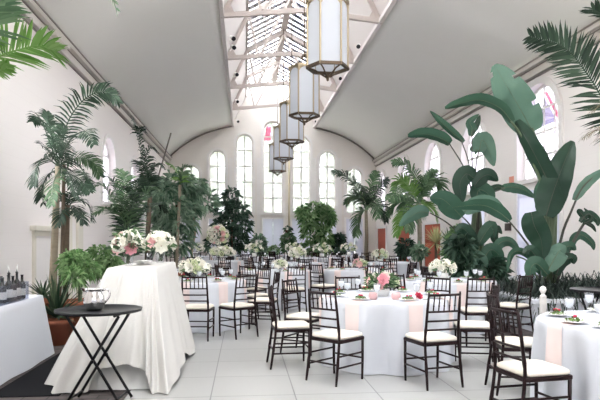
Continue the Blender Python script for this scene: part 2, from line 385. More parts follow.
# cornices
for s, X in ((1, XL), (-1, XR)):
    q = lambda a, b: (min(a, b), max(a, b))
    def bx(m, a, b, z0, z1):
        x0, x1 = q(X + s * a, X + s * b); m.box((x0, YN, z0), (x1, YB, z1))
    m = M(); bx(m, 0, .10, 5.42, 5.62); bx(m, 0, .2, 5.62, 5.76); trim(m, 'greytrim')
    m = M(); bx(m, .1, .12, 5.58, 5.6); bx(m, .2, .22, 5.71, 5.74); bx(m, 0, .04, 5.38, 5.40); trim(m, 'darkline')
trim(M().box((XL, 12.0, 5.12), (XL + .06, 12.25, 5.4)).box((XL + .1, 12.0, 5.5), (XL + .24, 12.9, 5.6)), 'greytrim')
# skylight monitor: steep white boards, ledge, shallow louvred glass roof
for s, ex in ((1, SX0), (-1, SX1)):
    lx = ex + s * .725
    n = V((-s * 1.57, 0, .725)).normalized() * .1
    a0, a1 = V((ex, 0, ZS)), V((lx, 0, 9.02)); vs = []
    for y in (YN, YB):
        for p in (a0, a1, a1 + n, a0 + n): vs.append((p.x, y, p.z))
    o = fixn(M().add(vs, [(0, 1, 2, 3), (7, 6, 5, 4), (0, 4, 5, 1), (1, 5, 6, 2), (2, 6, 7, 3), (3, 7, 4, 0)]).build('roof', 'roof')); struct(o)
    x0, x1 = sorted((ex - s * .02, ex + s * .1)); trim(M().box((x0, YN, ZS - .06), (x1, YB, ZS + .06)), 'roof')
    wn[0] += 1
    sk = bpy.data.objects.new('window_%d' % wn[0], None); COL.objects.link(sk); sk['kind'] = 'structure'
    fr = M(); fr.bar((lx, YN, 9.02), (lx, YB, 9.02), .1, .1); fr.bar((RX - s * .06, YN, 9.82), (RX - s * .06, YB, 9.82), .12, .16)
    md = V((lx, 0, 9.02)).lerp(V((RX, 0, 9.82)), .5); fr.bar((md.x, YN, md.z), (md.x, YB, md.z), .035, .05)
    fixn(fr.build('window_frame', 'truss', sk))
    M().add([(lx, YN, 9.06), (RX, YN, 9.86), (RX, YB, 9.86), (lx, YB, 9.06)], [(0, 1, 2, 3)]).build('pane', 'glass', sk)
    sl = M(); y = 4.0
    while y < YB - .1:
        sl.bar((lx, y, 9.10), (RX, y + .0, 9.90), .29, .03); y += .50
    fixn(sl.build('louvre', 'slat', sk))
# roof trusses
for Y in (7.9, 11.9, 15.8, 19.5, 23.2, 27.0):
    t = M()
    for s, ex in ((1, SX0), (-1, SX1)):
        t.bar((ex, Y, ZS), (RX, Y, ZS + .22), .1, .13); t.bar((ex + s * .1, Y, ZS + .05), (ex + s * .76, Y, 8.92), .09, .12)
        t.bar((ex + s * .76, Y, 8.92), (RX, Y, 9.72), .09, .14)
        t.bar((ex + s * 1.1, Y, ZS + .12), (ex + s * .8, Y, 8.9), .06, .07); t.bar((ex + s * 1.15, Y, ZS + .12), (RX, Y, 9.6), .06, .07)
        t.add([(ex, Y - .03, ZS - .02), (ex + s * .4, Y - .03, ZS + .03), (ex + s * .2, Y - .03, ZS + .42), (ex, Y + .03, ZS - .02), (ex + s * .4, Y + .03, ZS + .03), (ex + s * .2, Y + .03, ZS + .42)],
              [(0, 1, 2), (5, 4, 3), (0, 3, 4, 1), (1, 4, 5, 2), (2, 5, 3, 0)])
    o = fixn(t.build('roof_truss', 'truss')); struct(o)
# hanging rod in the far left corner
trim(M().tube([W(171, 133, 26.5), W(157, 181, 26.5)], .035, 6), 'darkline', True)

# lights on the ledges of the skylight
def spotlight(px, py, s, label):
    z = 7.62; d = F * (z - H) / (240 - py); q = W(px, py, d); X, Y = q.x, q.y
    o = thing('spotlight', label, 'spotlight', (X, Y, z), 0, 'track spotlights along the skylight edges')
    dv = V((s * .35, -.8, -.45)).normalized()
    M().tube([-dv * .12, dv * .1], [.055, .075], 12).build('lamp_body', 'trim', o, True)
    M().tube([dv * .1, dv * .125], [.07, .066], 12).build('lens', 'black', o)
    zb = ZS + .05 - z
    M().tube([(0, 0, 0), (-s * .1, .04, zb)], .018, 6).build('bracket', 'trim', o)
for px, py, s, l in ((232.5, 38, 1, 'black-fronted spotlight on the left ledge, upper of the pair nearest the front'), (233, 47, 1, 'black-fronted spotlight on the left ledge, lower of the pair nearest the front'),
                     (236, 74, 1, 'single black-fronted spotlight midway along the left skylight ledge'), (236.8, 101, 1, 'black-fronted spotlight on the left ledge, second from the back wall'),
                     (237.5, 121, 1, 'black-fronted spotlight on the left ledge, close to the back wall'), (359, 46, -1, 'white spotlight with black front on the right ledge beside the nearest lantern'),
                     (341, 78, -1, 'white spotlight with black front on the right ledge beside the second lantern'), (316.5, 121, -1, 'small spotlight on the right ledge, close to the back wall')):
    spotlight(px, py, s, l)
# lanterns
def make_lantern():
    o = thing('hanging_lantern', '', 'lantern', (0, 0, 0), 0, 'hexagonal lanterns hanging in a line below the skylight')
    R, h = .38, 1.22
    P = lambda k, r, z: V((r * math.cos(PI / 3 * k), r * math.sin(PI / 3 * k), z))
    for k in range(6):
        M().tube([P(k, R, -.02), P(k, R, h + .02)], .02, 6).build('frame_post', 'brass', o)
        a, b = P(k, R - .01, 0), P(k + 1, R - .01, 0)
        g = M().add([a + V((0, 0, .03)), b + V((0, 0, .03)), b + V((0, 0, h)), a + V((0, 0, h))], [(0, 1, 2, 3)]).build('glass_panel', 'lampglass', o)
        # arched bronze head over the panel
        n = 8; vs = []; out = (a + b).normalized() * .006
        for i in range(n + 1):
            t = i / n; p = a.lerp(b, t) + out; zz = h - .17 + .14 * math.sin(PI * t) ** .6
            vs += [p + V((0, 0, zz)), p + V((0, 0, h + .01))]
        M().add(vs, [(2 * i, 2 * i + 2, 2 * i + 3, 2 * i + 1) for i in range(n)]).build('arched_head', 'brass', o)
        M().tube([P(k, R, -.01), P(k, R * .62, -.05), P(k, .04, -.17)], .016, 6).build('bottom_strut', 'bronze', o)
        M().tube([P(k, R, h), P(k, R * .5, h + .1), P(k, .04, h + .34)], .016, 6).build('top_strut', 'bronze', o)
    for nm, z, w in (('bottom_ring', 0, .028), ('top_ring', h, .034)):
        m = M()
        for k in range(6): m.bar(P(k, R + .008, z), P(k + 1, R + .008, z), .045, w * 2)
        m.build(nm, 'bronze' if z == 0 else 'brass', o)
    M().lathe([(0, -.25), (.022, -.235), (.03, -.2), (.02, -.17), (.045, -.15), (.045, -.13), (0, -.12)], 10).build('finial', 'bronze', o, True)
    M().lathe([(0, h + .38), (.05, h + .36), (.05, h + .3), (0, h + .28)], 10).build('top_cap', 'bronze', o, True)
    M().tube([(0, 0, h + .36), (0, 0, 9.74 - 4.62)], .014, 6).build('hanging_rod', 'bronze', o)
    return o
lan = make_lantern()
for i, (px, Y, py, lb) in enumerate(((324.5, 10.75, 59, 'large hexagonal frosted lantern nearest the front, cut by the top of the view'), (302.5, 14.95, 111, 'hexagonal frosted lantern with brass edges, second from the front'),
                        (290.5, 18.9, 133, 'hexagonal frosted lantern, third in the hanging line'), (282.5, 22.9, 149.5, 'hexagonal frosted lantern, fourth in the line, partly hidden by the third'),
                        (277, 27.1, 162, 'smallest hexagonal frosted lantern at the far end of the line'))):
    o = lan if i == 0 else copy_tree(lan)
    o.location = (RX - .03, Y, 4.62); o['label'] = lb
    o.rotation_euler.z = .02
# signs on the right wall
def wallbox(name, px, py, w, h, m, label, cat):
    Y = YW(px, XR); z = ZD(py, XR, Y)
    o = M().box((XR - .03, Y - w / 2, z - h / 2), (XR - .001, Y + w / 2, z + h / 2)).build(name, m, origin=(XR, Y, z)); tag(o, label, cat); return o
wallbox('wall_sign', 513, 182, .34, .3, 'sign_red', 'small salmon pink square sign on the right wall beside the arched window', 'sign')
wallbox('wall_plaque', 508.5, 227, .34, .2, 'sign_brown', 'small dark brown plaque on the right wall left of the white door', 'plaque')
# ------------------------------------------------------------------ chairs
def make_chair(detail):
    o = thing('banquet_chair', '', 'chair')
    seg = 8 if detail else 6
    def rear(s):
        p = crv([(s * .195, -.255, 0), (s * .19, -.225, .2), (s * .185, -.195, .45), (s * .18, -.205, .6), (s * .172, -.245, .925)], 12 if detail else 5)
        r = [.0135 + (.0035 if (detail and i in (3, 8)) else 0) for i in range(len(p))]; r[0] = .011; r[-1] = .009
        return p, r
    def back(z, s):
        p = rear(s)[0]
        for a, b in zip(p, p[1:]):
            if a.z <= z <= b.z: return a.lerp(b, (z - a.z) / (b.z - a.z))
        return p[-1]
    rails = (.895, .735, .645, .56)
    if detail:
        for s in (-1, 1): M().tube(*rear(s), seg).build('rear_leg', 'wood', o, True)
        for i, z in enumerate(rails):
            a, b = back(z, -1), back(z, 1)
            M().tube([a, a.lerp(b, .5) + V((0, -.012, 0)), b], .0125 if i == 0 else .010, seg).build('top_rail' if i == 0 else 'cross_rail', 'wood', o, True)
        for k in range(5):
            t = (k + 1) / 6
            a = back(rails[1], -1).lerp(back(rails[1], 1), t) + V((0, -.008, 0)); b = back(rails[0], -1).lerp(back(rails[0], 1), t) + V((0, -.01, 0))
            M().tube([a, a.lerp(b, .3), a.lerp(b, .35), a.lerp(b, .4), b], [.007, .0075, .0105, .0075, .007], 6).build('spindle', 'wood', o, True)
    else:
        m = M()
        for s in (-1, 1):
            p, r = rear(s); p = [q for q in p if q.z > .44]; m.tube([back(.45, s)] + p, .014, 6)
        for z in rails: m.tube([back(z, -1), back(z, 1)], .012, 5)
        for k in range(5): m.tube([back(rails[1], -1).lerp(back(rails[1], 1), (k + 1) / 6), back(rails[0], -1).lerp(back(rails[0], 1), (k + 1) / 6)], .0085, 4)
        m.build('backrest', 'wood', o)
        for s in (-1, 1): M().tube([(s * .195, -.255, 0), (s * .19, -.225, .2), (s * .185, -.195, .45)], .0135, 6).build('rear_leg', 'wood', o)
    for s in (-1, 1):
        M().tube([(s * .185, .175, 0), (s * .19, .175, .2), (s * .19, .175, .425)], [.0115, .014, .0145], seg).build('front_leg', 'wood', o, True)
    fl = lambda s: V((s * .19, .175, 0)); rl = lambda s: V((s * .19, -.22, 0))
    st = M() if not detail else None
    def stretch(a, b, z0, z1):
        a = a + V((0, 0, z0)); b = b + V((0, 0, z1))
        if detail: M().tube([a, b], .0095, 6).build('stretcher', 'wood', o, True)
        else: st.tube([a, b], .01, 5)
    for s in (-1, 1):
        stretch(fl(s), rl(s), .17, .17); stretch(fl(s), rl(s), .28, .28)
    stretch(fl(-1), fl(1), .22, .22); stretch(rl(-1), rl(1), .20, .20)
    if not detail: st.build('stretchers', 'wood', o)
    def rr(hw, hd, r, n=5):
        return [(cx + r * math.cos(a), cy + r * math.sin(a)) for cx, cy, a0 in ((hw - r, hd - r, 0), (-hw + r, hd - r, PI / 2), (-hw + r, -hd + r, PI), (hw - r, -hd + r, 1.5 * PI)) for a in (a0 + PI / 2 * i / n for i in range(n + 1))]
    def pad(loops):
        m = M(); n = len(loops[0][0]); vs = []; fs = []
        for l, z in loops: vs += [(x, y, z) for x, y in l]
        for i in range(len(loops) - 1):
            for k in range(n): fs.append((i * n + k, i * n + (k + 1) % n, (i + 1) * n + (k + 1) % n, (i + 1) * n + k))
        fs.append(tuple(range(n - 1, -1, -1))); fs.append(tuple((len(loops) - 1) * n + k for k in range(n)))
        return m.add(vs, fs)
    pad([(rr(.2, .2, .03), .405), (rr(.205, .205, .03), .412), (rr(.205, .205, .03), .432), (rr(.2, .2, .03), .437)]).build('seat', 'wood', o)
    pad([(rr(.185, .185, .05), .438), (rr(.2, .2, .06), .45), (rr(.2, .2, .06), .468), (rr(.18, .18, .06), .482), (rr(.12, .12, .06), .489)]).build('cushion', 'cushion', o, True)
    return o
proto_near, proto_far = make_chair(True), make_chair(False)
used = {}
chair_xy = []
NCH = [0]
def place_chair(u, d, fu, fd, label, group=None, far=False, jitter=0):
    p = UD(u, d); f = UD(fu, fd)
    rz = math.atan2(-f.x, f.y) + jitter
    proto = proto_far if far else proto_near
    o = proto if not used.get(far) else copy_tree(proto); used[far] = True
    o.location = p; o.rotation_euler = (0, 0, rz); o['label'] = label; o['category'] = 'chair'; o['group'] = group or 'dark wooden banquet chairs'
    chair_xy.append((p.x, p.y)); NCH[0] += 1
    return o
POS = ['near', 'near right', 'right', 'far right', 'far', 'far left', 'left', 'near left']
BLOCK = [UD((px - 300) / F * d, d) for px, d in ((419, 19.6), (406, 19), (419, 18), (436, 16.5), (450, 16.2), (176, 19), (176, 18.4), (128, 9.6), (192, 20.5), (147, 16.5), (366, 26), (232, 29.2), (317, 29.2))]
def pos_name(phi): return POS[int(round((phi % 360) / 45)) % 8]

# ------------------------------------------------------------------ tables under cloths
TR = .76
class Cloth:
    def __init__(s, seed):
        r = random.Random(seed); s.n = r.randint(9, 12); s.p = [r.uniform(0, 6.28) for _ in range(4)]
    def r(s, th, q):
        k = min(1, q * 2.2) ** .8
        a = .72 + .28 * math.sin(2 * th + s.p[2]); w_ = s.n * th + s.p[0]
        return TR + .012 + .012 * q - .012 * k + k * (.056 * a * (math.sin(w_) + .22 * math.sin(2 * w_ + .6)) * .9 + .012 * math.sin((s.n * 1.0 + 7) * th + s.p[1]))
    def mesh(s, n=144):
        ZT = .762; vs = []; fs = []; rings = []
        for rr_, z in ((.25, ZT), (.6, ZT), (TR - .012, ZT), (TR + .002, ZT - .004), (TR + .010, ZT - .016)): rings.append([(rr_ * math.cos(2 * PI * k / n), rr_ * math.sin(2 * PI * k / n), z) for k in range(n)])
        for j in range(1, 11):
            q = j / 10; z = (ZT - .016) * (1 - q) + .006 * q
            rings.append([(s.r(2 * PI * k / n, q) * math.cos(2 * PI * k / n), s.r(2 * PI * k / n, q) * math.sin(2 * PI * k / n), z) for k in range(n)])
        for r in rings: vs += r
        for i in range(len(rings) - 1):
            for k in range(n): fs.append((i * n + k, (i + 1) * n + k, (i + 1) * n + (k + 1) % n, i * n + (k + 1) % n))
        fs.append(tuple(range(n)))
        return M().add(vs, fs)
    def napkin(s, th, w=.165, hang=.34, inside=.16):
        m = 9; rows = []
        hs = [(w * (i / (m - 1) - .5)) for i in range(m)]
        prof = []
        for t in (inside, inside * .5, .02): prof.append(('top', t))
        for q in [0, .03] + [hang / .75 * j / 6 for j in range(1, 7)]: prof.append(('drop', q))
        vs = []
        for kind, t in prof:
            for h in hs:
                if kind == 'top':
                    r = TR - t; a = th + h / TR; z = .7665
                else:
                    a = th + h / TR; r = max(s.r(a, t), TR + .011) + .007; z = .746 * (1 - t) + .006 * t + (.0165 if t == 0 else 0)
                vs.append((r * math.cos(a), r * math.sin(a), z))
        k = len(prof); fs = [(i * m + j, i * m + j + 1, (i + 1) * m + j + 1, (i + 1) * m + j) for i in range(k - 1) for j in range(m - 1)]
        return M().add(vs, fs)
ZT = .762
TBL = {}
def table(key, u, d, label, mt='cloth'):
    p = UD(u, d); c = Cloth(sum(ord(q) for q in key) * 7)
    o = c.mesh().build('banquet_table', mt, smooth=True); o.location = p
    tag(o, label, 'table', 'round banquet tables under white cloths'); TBL[key] = (p, c, u, d); return o
# goblet, plate prototypes
def make_goblet():
    o = thing('water_goblet', '', 'goblet')
    M().lathe([(.034, 0), (.033, .003), (.006, .008), (.005, .07), (.012, .08), (.034, .11), (.041, .145), (.038, .185), (.036, .185), (.038, .145), (.031, .113), (.0, .088)], 14).build('glass', 'clear', o, True)
    M().lathe([(.0, .09), (.03, .114), (.0365, .145), (.036, .165), (0, .166)], 12).build('water', 'ice', o, True)
    return o
def make_plate():
    o = thing('salad_plate', '', 'plate')
    M().lathe([(0, .004), (.05, .004), (.075, .008), (.105, .018), (.107, .02), (.105, .022), (.075, .013), (.05, .01), (0, .01)], 24).build('plate', 'china', o, True)
    m = M(); r = random.Random(5)
    for k in range(40):
        a, q = r.uniform(0, 6.28), r.uniform(0, .06); c = V((q * math.cos(a), q * math.sin(a), .016 + r.uniform(0, .035) * (1 - q / .08)))
        leafcard(m, c, V((r.uniform(-1, 1), r.uniform(-1, 1), r.uniform(-.2, .5))), .034, .02, r)
    m.build('salad', 'leaf_salad', o)
    m = M()
    for k in range(3): m.lathe([(0, -.011), (.009, -.006), (.011, 0), (.009, .006), (0, .011)], 8, (r.uniform(-.03, .03), r.uniform(-.03, .03), .052))
    m.build('tomato', 'petal_red', o, True)
    return o
def leafcard(m, c, dv, L, w, r, droop=.2):
    dv = dv.normalized(); sd = dv.cross(V((r.uniform(-.5, .5), r.uniform(-.5, .5), 1)))
    if sd.length < .01: sd = V((1, 0, 0))
    sd.normalize(); n = sd.cross(dv)
    a = c; t = c + dv * L - V((0, 0, droop * L)); mid = c + dv * L * .45 + n * L * .06
    l = mid + sd * w / 2 + n * w * .15; q = mid - sd * w / 2 + n * w * .15
    m.add([a, l, t, q], [(0, 1, 2), (0, 2, 3)])
gob, plt = make_goblet(), make_plate()
first = {}
def clone(proto, loc, label, group, rz=0):
    o = proto if proto.name not in first else copy_tree(proto); first[proto.name] = 1
    o.location = loc; o.rotation_euler = (0, 0, rz); o['label'] = label; o['group'] = group; return o
def at(key, phi, r, z=ZT + .001):
    p, c, u, d = TBL[key]; a = math.radians(phi); q = UD(u + r * math.sin(a), d - r * math.cos(a)); q.z = z; return q
def setting(key, phi, tname, plate=True, napkin=True, goblet=True):
    pn = pos_name(phi); p, c, u, d = TBL[key]; q = at(key, phi, 1) - p; th = math.atan2(q.y, q.x)
    if napkin:
        o = c.napkin(th).build('napkin', 'pink', smooth=True); o.location = p
        tag(o, 'blush napkin hanging at the %s seat of %s' % (pn, tname), 'napkin', 'blush napkins')
    if plate: clone(plt, at(key, phi, .6, ZT + .006), 'white plate of green salad, %s seat of %s' % (pn, tname), 'salad plates', phi)
    if goblet: clone(gob, at(key, phi + 17, .52), 'clear water goblet at the %s seat of %s' % (pn, tname), 'water goblets')
def seats(key, lst, tname, far=False, r=1.07, **kw):
    p, c, u, d = TBL[key]
    for ph in lst:
        a = math.radians(ph); cu, cd = u + r * math.sin(a), d - r * math.cos(a); q = UD(cu, cd)
        if any((q.x - x) ** 2 + (q.y - y) ** 2 < .52 ** 2 for x, y in chair_xy): continue
        if any((q - t).length < .68 for t in BLOCK): continue
        if any(k != key and (q - t[0]).length < 1.07 for k, t in TBL.items()): continue
        place_chair(cu, cd, -math.sin(a), math.cos(a), 'dark chair with ivory cushion, %s of %s' % (pos_name(ph), tname), far=far, jitter=R_.uniform(-.06, .06))
spec = [  # key, u, d, label, short name
 ('A', 1.0, 6.85, 'round table in white linen in the front centre with a pink rose centrepiece', 'the front centre table'),
 ('B', -1.66, 9.6, 'round white table behind the tall draped bar, with a low white bouquet', 'the table behind the tall draped bar'),
 ('G', 2.74, 4.72, 'round white table cut off by the right edge of the view', 'the table cut off at right'),
 ('F', 2.4, 9.5, 'round white table at right in front of the big leafy plants', 'the table before the big leafy plants'),
 ('D', -.50, 12.6, 'round white table in the middle aisle, left of the two close together', 'the left paired table'),
 ('E', 1.30, 13.06, 'round white table in the middle aisle, right of the two close together', 'the right paired table'),
 ('I', -.06, 16.9, 'round white table with a large white bouquet beyond the close middle pair', 'the table with the large white bouquet'),
 ('H', 2.75, 17.3, 'round white table near the terracotta doors at right', 'the table near the terracotta doors'),
 ('C', -2.55, 18.5, 'round white table carrying a tall glass vase topped by a flower ball', 'the table with the tall vase'),
 ('J', -4.1, 23.6, 'round white table by the far left trees', 'the table by the far left trees'),
 ('K', -1.75, 22.4, 'round white table before the middle door, left of the pipe', 'the table before the middle door'),
 ('L', .85, 21.6, 'round white table before the bright bushy tree', 'the table before the bright bushy tree'),
 ('N', -.3, 25.4, 'round white table at the foot of the back wall, nearest the middle door', 'the back table by the middle door'),
 ('O', 1.95, 24.4, 'round white table at the foot of the back wall, nearest the right corner', 'the back table by the right corner'),
]
NM = {}
for k, u, d, l, s in spec: table(k, u, d, l); NM[k] = s
def key_chair(key, u, d, fu, fd, where): place_chair(u, d, fu, fd, 'dark ivory-cushioned chair %s' % where)
key_chair('A', .38, 5.95, .68, .73, 'turned half right at the near left of the front centre table')
key_chair('A', 1.30, 5.79, -.33, .94, 'with its back to us, near right of the front centre table')
key_chair('A', -.10, 6.62, 1, .16, 'seen side on at the left of the front centre table')
key_chair('A', 1.97, 6.62, -1, .12, 'facing left at the right of the front centre table')
key_chair('A', 1.72, 7.72, -.62, -.75, 'across the front centre table at its far right')
key_chair('G', 1.745, 4.38, .97, .25, 'closest to us, in front of the table cut off at right')
key_chair('G', 2.06, 5.5, .98, -.05, 'just behind the closest chair at the table cut off at right')
key_chair('B', -1.47, 8.42, .05, 1, 'with its back to us beside the tall draped bar')
key_chair('B', -.93, 8.62, -.70, .80, 'angled left in front of the table behind the tall bar')
key_chair('B', -.60, 9.42, -1, .2, 'at the right side of the table behind the tall bar')
key_chair('D', -.13, 11.56, -.3, 1, 'with its back to us at the left paired table')
key_chair('D', -.93, 11.62, .42, .95, 'leaning away at the near left of the left middle table')
key_chair('E', .50, 12.3, .72, .72, 'turned half right at the right table of the close middle pair')
key_chair('F', 2.42, 8.02, .02, 1, 'pulled out, back to us, before the big leafy plants')
key_chair('F', 3.12, 8.62, -.64, .77, 'angled left at the near right of the table before the big plants')
seats('A', [195, 240], NM['A']); seats('B', [128, 173, 218, 263, 308], NM['B']); seats('F', [178, 220, 265, 310], NM['F'])
seats('D', [65, 110, 155, 200, 245, 290], NM['D'], far=True); seats('E', [10, 55, 100, 145, 190, 235, 275], NM['E'], far=True)
for k, p0 in (('I', 8), ('H', -12), ('C', 14), ('J', 5), ('K', -8), ('L', 20), ('N', 4), ('O', -15)):
    seats(k, [p0 + 45 * i for i in range(8)], NM[k], far=True)
for ph in (-35, 16, 60, 105, 150, -80, 195, 240): setting('A', ph, NM['A'], napkin=abs(ph) < 120)
for ph in (-77, -50, 0, -120, 180): setting('G', ph, NM['G'], napkin=ph == -77, goblet=ph != 0)
for ph in (-7, 38, 83, -52, 128, 173, 218): setting('B', ph, NM['B'], napkin=abs(ph) < 120)
for ph in (2, 45, 90, -45, 135, 180, -135, -90): setting('F', ph, NM['F'], napkin=abs(ph) < 120)
for ph in (20, -25, 65, 110, 155, 200, -70): setting('D', ph, NM['D'], napkin=abs(ph) < 120, plate=abs(ph) < 120)
for ph in (-40, 10, 55, 100, 145, 190, -90): setting('E', ph, NM['E'], napkin=abs(ph) < 120, plate=abs(ph) < 120)
for k, p0 in (('I', 8), ('H', -12), ('C', 14)):
    for i in (-2, -1, 0, 1, 2): setting(k, p0 + 45 * i, NM[k], plate=False)
for k, p0 in (('J', 5), ('K', -8), ('L', 20), ('N', 4), ('O', -15)):
    for i in (-1, 0, 1): setting(k, p0 + 45 * i, NM[k], plate=False, goblet=i != 0)
# candle glasses on the front table
for px, l in ((373, 'left of the pair'), (396, 'right of the pair')):
    p = W(px, 299, 6.45); o = thing('candle_glass', 'small blush votive glass on the front table before the roses, %s' % l, 'candle holder', (p.x, p.y, ZT + .001), 0, 'votive glasses')
    M().lathe([(0, .0), (.04, .0), (.052, .025), (.05, .06), (.042, .075), (.038, .075), (.045, .055), (0, .02)], 14).build('glass_cup', 'petal_pink', o, True)
    M().lathe([(0, .021), (.035, .021), (.035, .06), (0, .062)], 10).build('candle', 'china', o, True)

# ------------------------------------------------------------------ flowers
def rose(seed, R=.05):
    r = random.Random(seed); m = M()
    for ring, (n, rad, tilt, sz) in enumerate(((3, .25, .0, .75), (5, .5, .2, .9), (6, .8, .5, 1.0), (7, 1.0, .82, .95))):
        for k in range(n):
            a = 2 * PI * (k + ring * .4) / n + r.uniform(-.2, .2); ax = V((math.cos(a), math.sin(a), 0)); sd = V((-ax.y, ax.x, 0)); upv = V((0, 0, 1)) * math.cos(tilt) + ax * math.sin(tilt)
            base = ax * rad * R * .35 + V((0, 0, -R * .5)); w = R * sz * .75; h = R * 1.25 * sz
            vs = []
            for j, (tt, ww, cu) in enumerate(((0, .4, 0), (.5, 1, .1), (.85, .95, .05), (1.05, .5, -.18))):
                for sgn in (-1, 0, 1): vs.append(base + upv * h * tt + sd * w * ww * sgn * .8 + ax * R * (-cu + .12 * (1 - abs(sgn)) + tt * .1))
            m.add(vs, [(3 * j + i, 3 * j + i + 1, 3 * j + i + 4, 3 * j + i + 3) for j in range(3) for i in range(2)])
    return m
def puff(seed, R=.08):
    r = random.Random(seed); m = M()
    for k in range(90):
        v = V((r.gauss(0, 1), r.gauss(0, 1), r.gauss(0, 1))).normalized(); t = v.orthogonal().normalized(); b = v.cross(t); a = r.uniform(0, 6.28)
        t, b = t * math.cos(a) + b * math.sin(a), b * math.cos(a) - t * math.sin(a); c = v * R * r.uniform(.85, 1); s = R * .22
        m.add([c + t * s + v * s * .3, c + b * s, c - t * s + v * s * .3, c - b * s, c - v * s * .5], [(4, 0, 1), (4, 1, 2), (4, 2, 3), (4, 3, 0)])
    return m
FM = {}
def flower_mesh(kind, mt):
    if (kind, mt) not in FM:
        mm = {'rose': rose, 'puff': puff, 'bud': lambda s: rose(s, .032)}[kind](3)
        o = mm.build('flower', mt, smooth=kind != 'puff'); FM[(kind, mt)] = o.data; bpy.data.objects.remove(o)
    return FM[(kind, mt)]
def bouquet(loc, label, vase, vh, rx, rz_, flowers, leaves=60, cat='flower arrangement', name='bouquet', seed=1, leaf='leaf_bouquet', ls=.11, low=True):
    r = random.Random(seed); o = thing(name, label, cat, loc, 0, 'flower arrangements')
    if vase == 'glass': M().lathe([(0, .004), (.045, .004), (.055, .03), (.06, vh), (.055, vh), (.05, .035), (0, .012)], 16).build('vase', 'clear', o, True)
    elif vase == 'tall': M().lathe([(0, .002), (.08, .002), (.08, .012), (.02, .03), (.014, vh * .5), (.02, vh - .1), (.07, vh), (.065, vh), (.0, vh - .06)], 16).build('vase', 'clear', o, True)
    elif vase == 'box': M().lathe([(0, .002), (.07, .002), (.09, .05), (.09, vh), (.08, vh), (.0, vh - .02)], 16).build('vase', 'china', o, True)
    st = M()
    for k in range(9): st.tube([(r.uniform(-.025, .025), r.uniform(-.025, .025), .02 if vase != 'tall' else vh - .08), (r.uniform(-.06, .06), r.uniform(-.06, .06), vh + rz_ * .6)], .004, 4)
    st.build('stems', 'stalk', o)
    m = M(); C = V((0, 0, vh + rz_ * .75))
    for k in range(leaves):
        v = V((r.gauss(0, 1), r.gauss(0, 1), r.gauss(0, .7))).normalized(); c = C + V((v.x * rx * .7, v.y * rx * .7, v.z * rz_ * .7))
        lw = ls * r.uniform(.7, 1.3)
        if vase != 'tall': c.z = max(c.z, .05 + lw * .25); v.z = max(v.z, -.05)
        leafcard(m, c, v + V((0, 0, .15)), lw, ls * .38, r)
    m.build('foliage', leaf, o)
    n = len(flowers)
    for i, (kind, mt, sc) in enumerate(flowers):
        a = i * 2.39996 + r.uniform(-.2, .2); zz = 1 - 1.35 * (i + .5) / n if low else 1 - 1.9 * (i + .5) / n; q = math.sqrt(max(0, 1 - zz * zz)); v = V((q * math.cos(a), q * math.sin(a), zz))
        f = bpy.data.objects.new('flower', flower_mesh(kind, mt)); COL.objects.link(f); f.parent = o
        f.location = C + V((v.x * rx, v.y * rx, v.z * rz_)); f.location.z = max(f.location.z, .1 * sc + .02); f.rotation_euler = v.to_track_quat('Z', 'Y').to_euler(); f.scale = (sc,) * 3
    return o
WH = [('puff', 'petal_white', 1), ('rose', 'petal_white', 1.2), ('puff', 'petal_green', .9), ('rose', 'petal_white', 1)]
def top(px, d, z=ZT): p = W(px, 240, d); p.z = z + .001; return p
bouquet(top(382, 6.85), 'low centrepiece with one big pink rose and green leaves on the front table', 'box', .08, .16, .10,
        [('rose', 'petal_white', .9), ('bud', 'petal_white', 1.2), ('rose', 'petal_pink', .9), ('puff', 'petal_white', .6), ('bud', 'petal_pink', 1), ('puff', 'petal_green', .6), ('bud', 'petal_white', 1), ('bud', 'petal_pink', 1)], 130, seed=4)
p = W(383, 280, 6.64)
f = bpy.data.objects.new('flower', flower_mesh('rose', 'petal_rose')); COL.objects.link(f)
c0 = [o for o in bpy.data.objects if o.name.startswith('bouquet')][0]; f.parent = c0; f.location = p - c0.location; f.scale = (.9,) * 3; f.rotation_euler = (1.05, 0, 0)
f['label'] = 'large deep pink rose'
p = at('A', 27, .62); o = thing('red_rose', 'single red rose lying on the front table beside the near right plate', 'flower', p)
fl = rose(8, .03); ff = fl.build('petals', 'petal_red', o, True); ff.location = (0, 0, .05); ff.rotation_euler = (.9, 0, .3); M().tube([(0, 0, .03), (.07, .03, .012), (.12, .05, .008)], .004, 5).build('stem', 'stalk', o)
bouquet(top(194, 9.35), 'low white bouquet on the table behind the tall draped bar', 'glass', .12, .2, .11, WH * 3, 60, seed=2)
bouquet(top(443, 9.9), 'low white rose bouquet on the table before the big leafy plants', 'box', .1, .2, .11, [('rose', 'petal_white', 1.2), ('puff', 'petal_white', .8), ('rose', 'petal_white', 1)] * 4, 40, seed=3)
bouquet(top(280, 12.6), 'small white and green bouquet on the left table of the close middle pair', 'glass', .08, .12, .06, WH * 2, 40, seed=6)
bouquet(top(360, 13.1), 'small blush and green bouquet on the right table of the close middle pair', 'glass', .08, .13, .07, [('rose', 'petal_white', 1), ('rose', 'petal_pink', 1), ('puff', 'petal_green', .6)] * 3, 40, seed=7)
bouquet(top(297.5, 16.9), 'large white bouquet on the table beyond the close middle pair', 'glass', .14, .22, .16, WH * 4, 60, seed=8)
bouquet(top(380, 17.3), 'low white bouquet on the table near the terracotta doors', 'box', .1, .22, .14, WH * 3, 50, seed=9)
bouquet(top(222.5, 18.3), 'wide low white and green bouquet at the foot of the tall vase', 'box', .14, .36, .16, [('puff', 'petal_green', 1.1), ('puff', 'petal_white', 1.1), ('rose', 'petal_white', 1.4)] * 6, 70, seed=10)
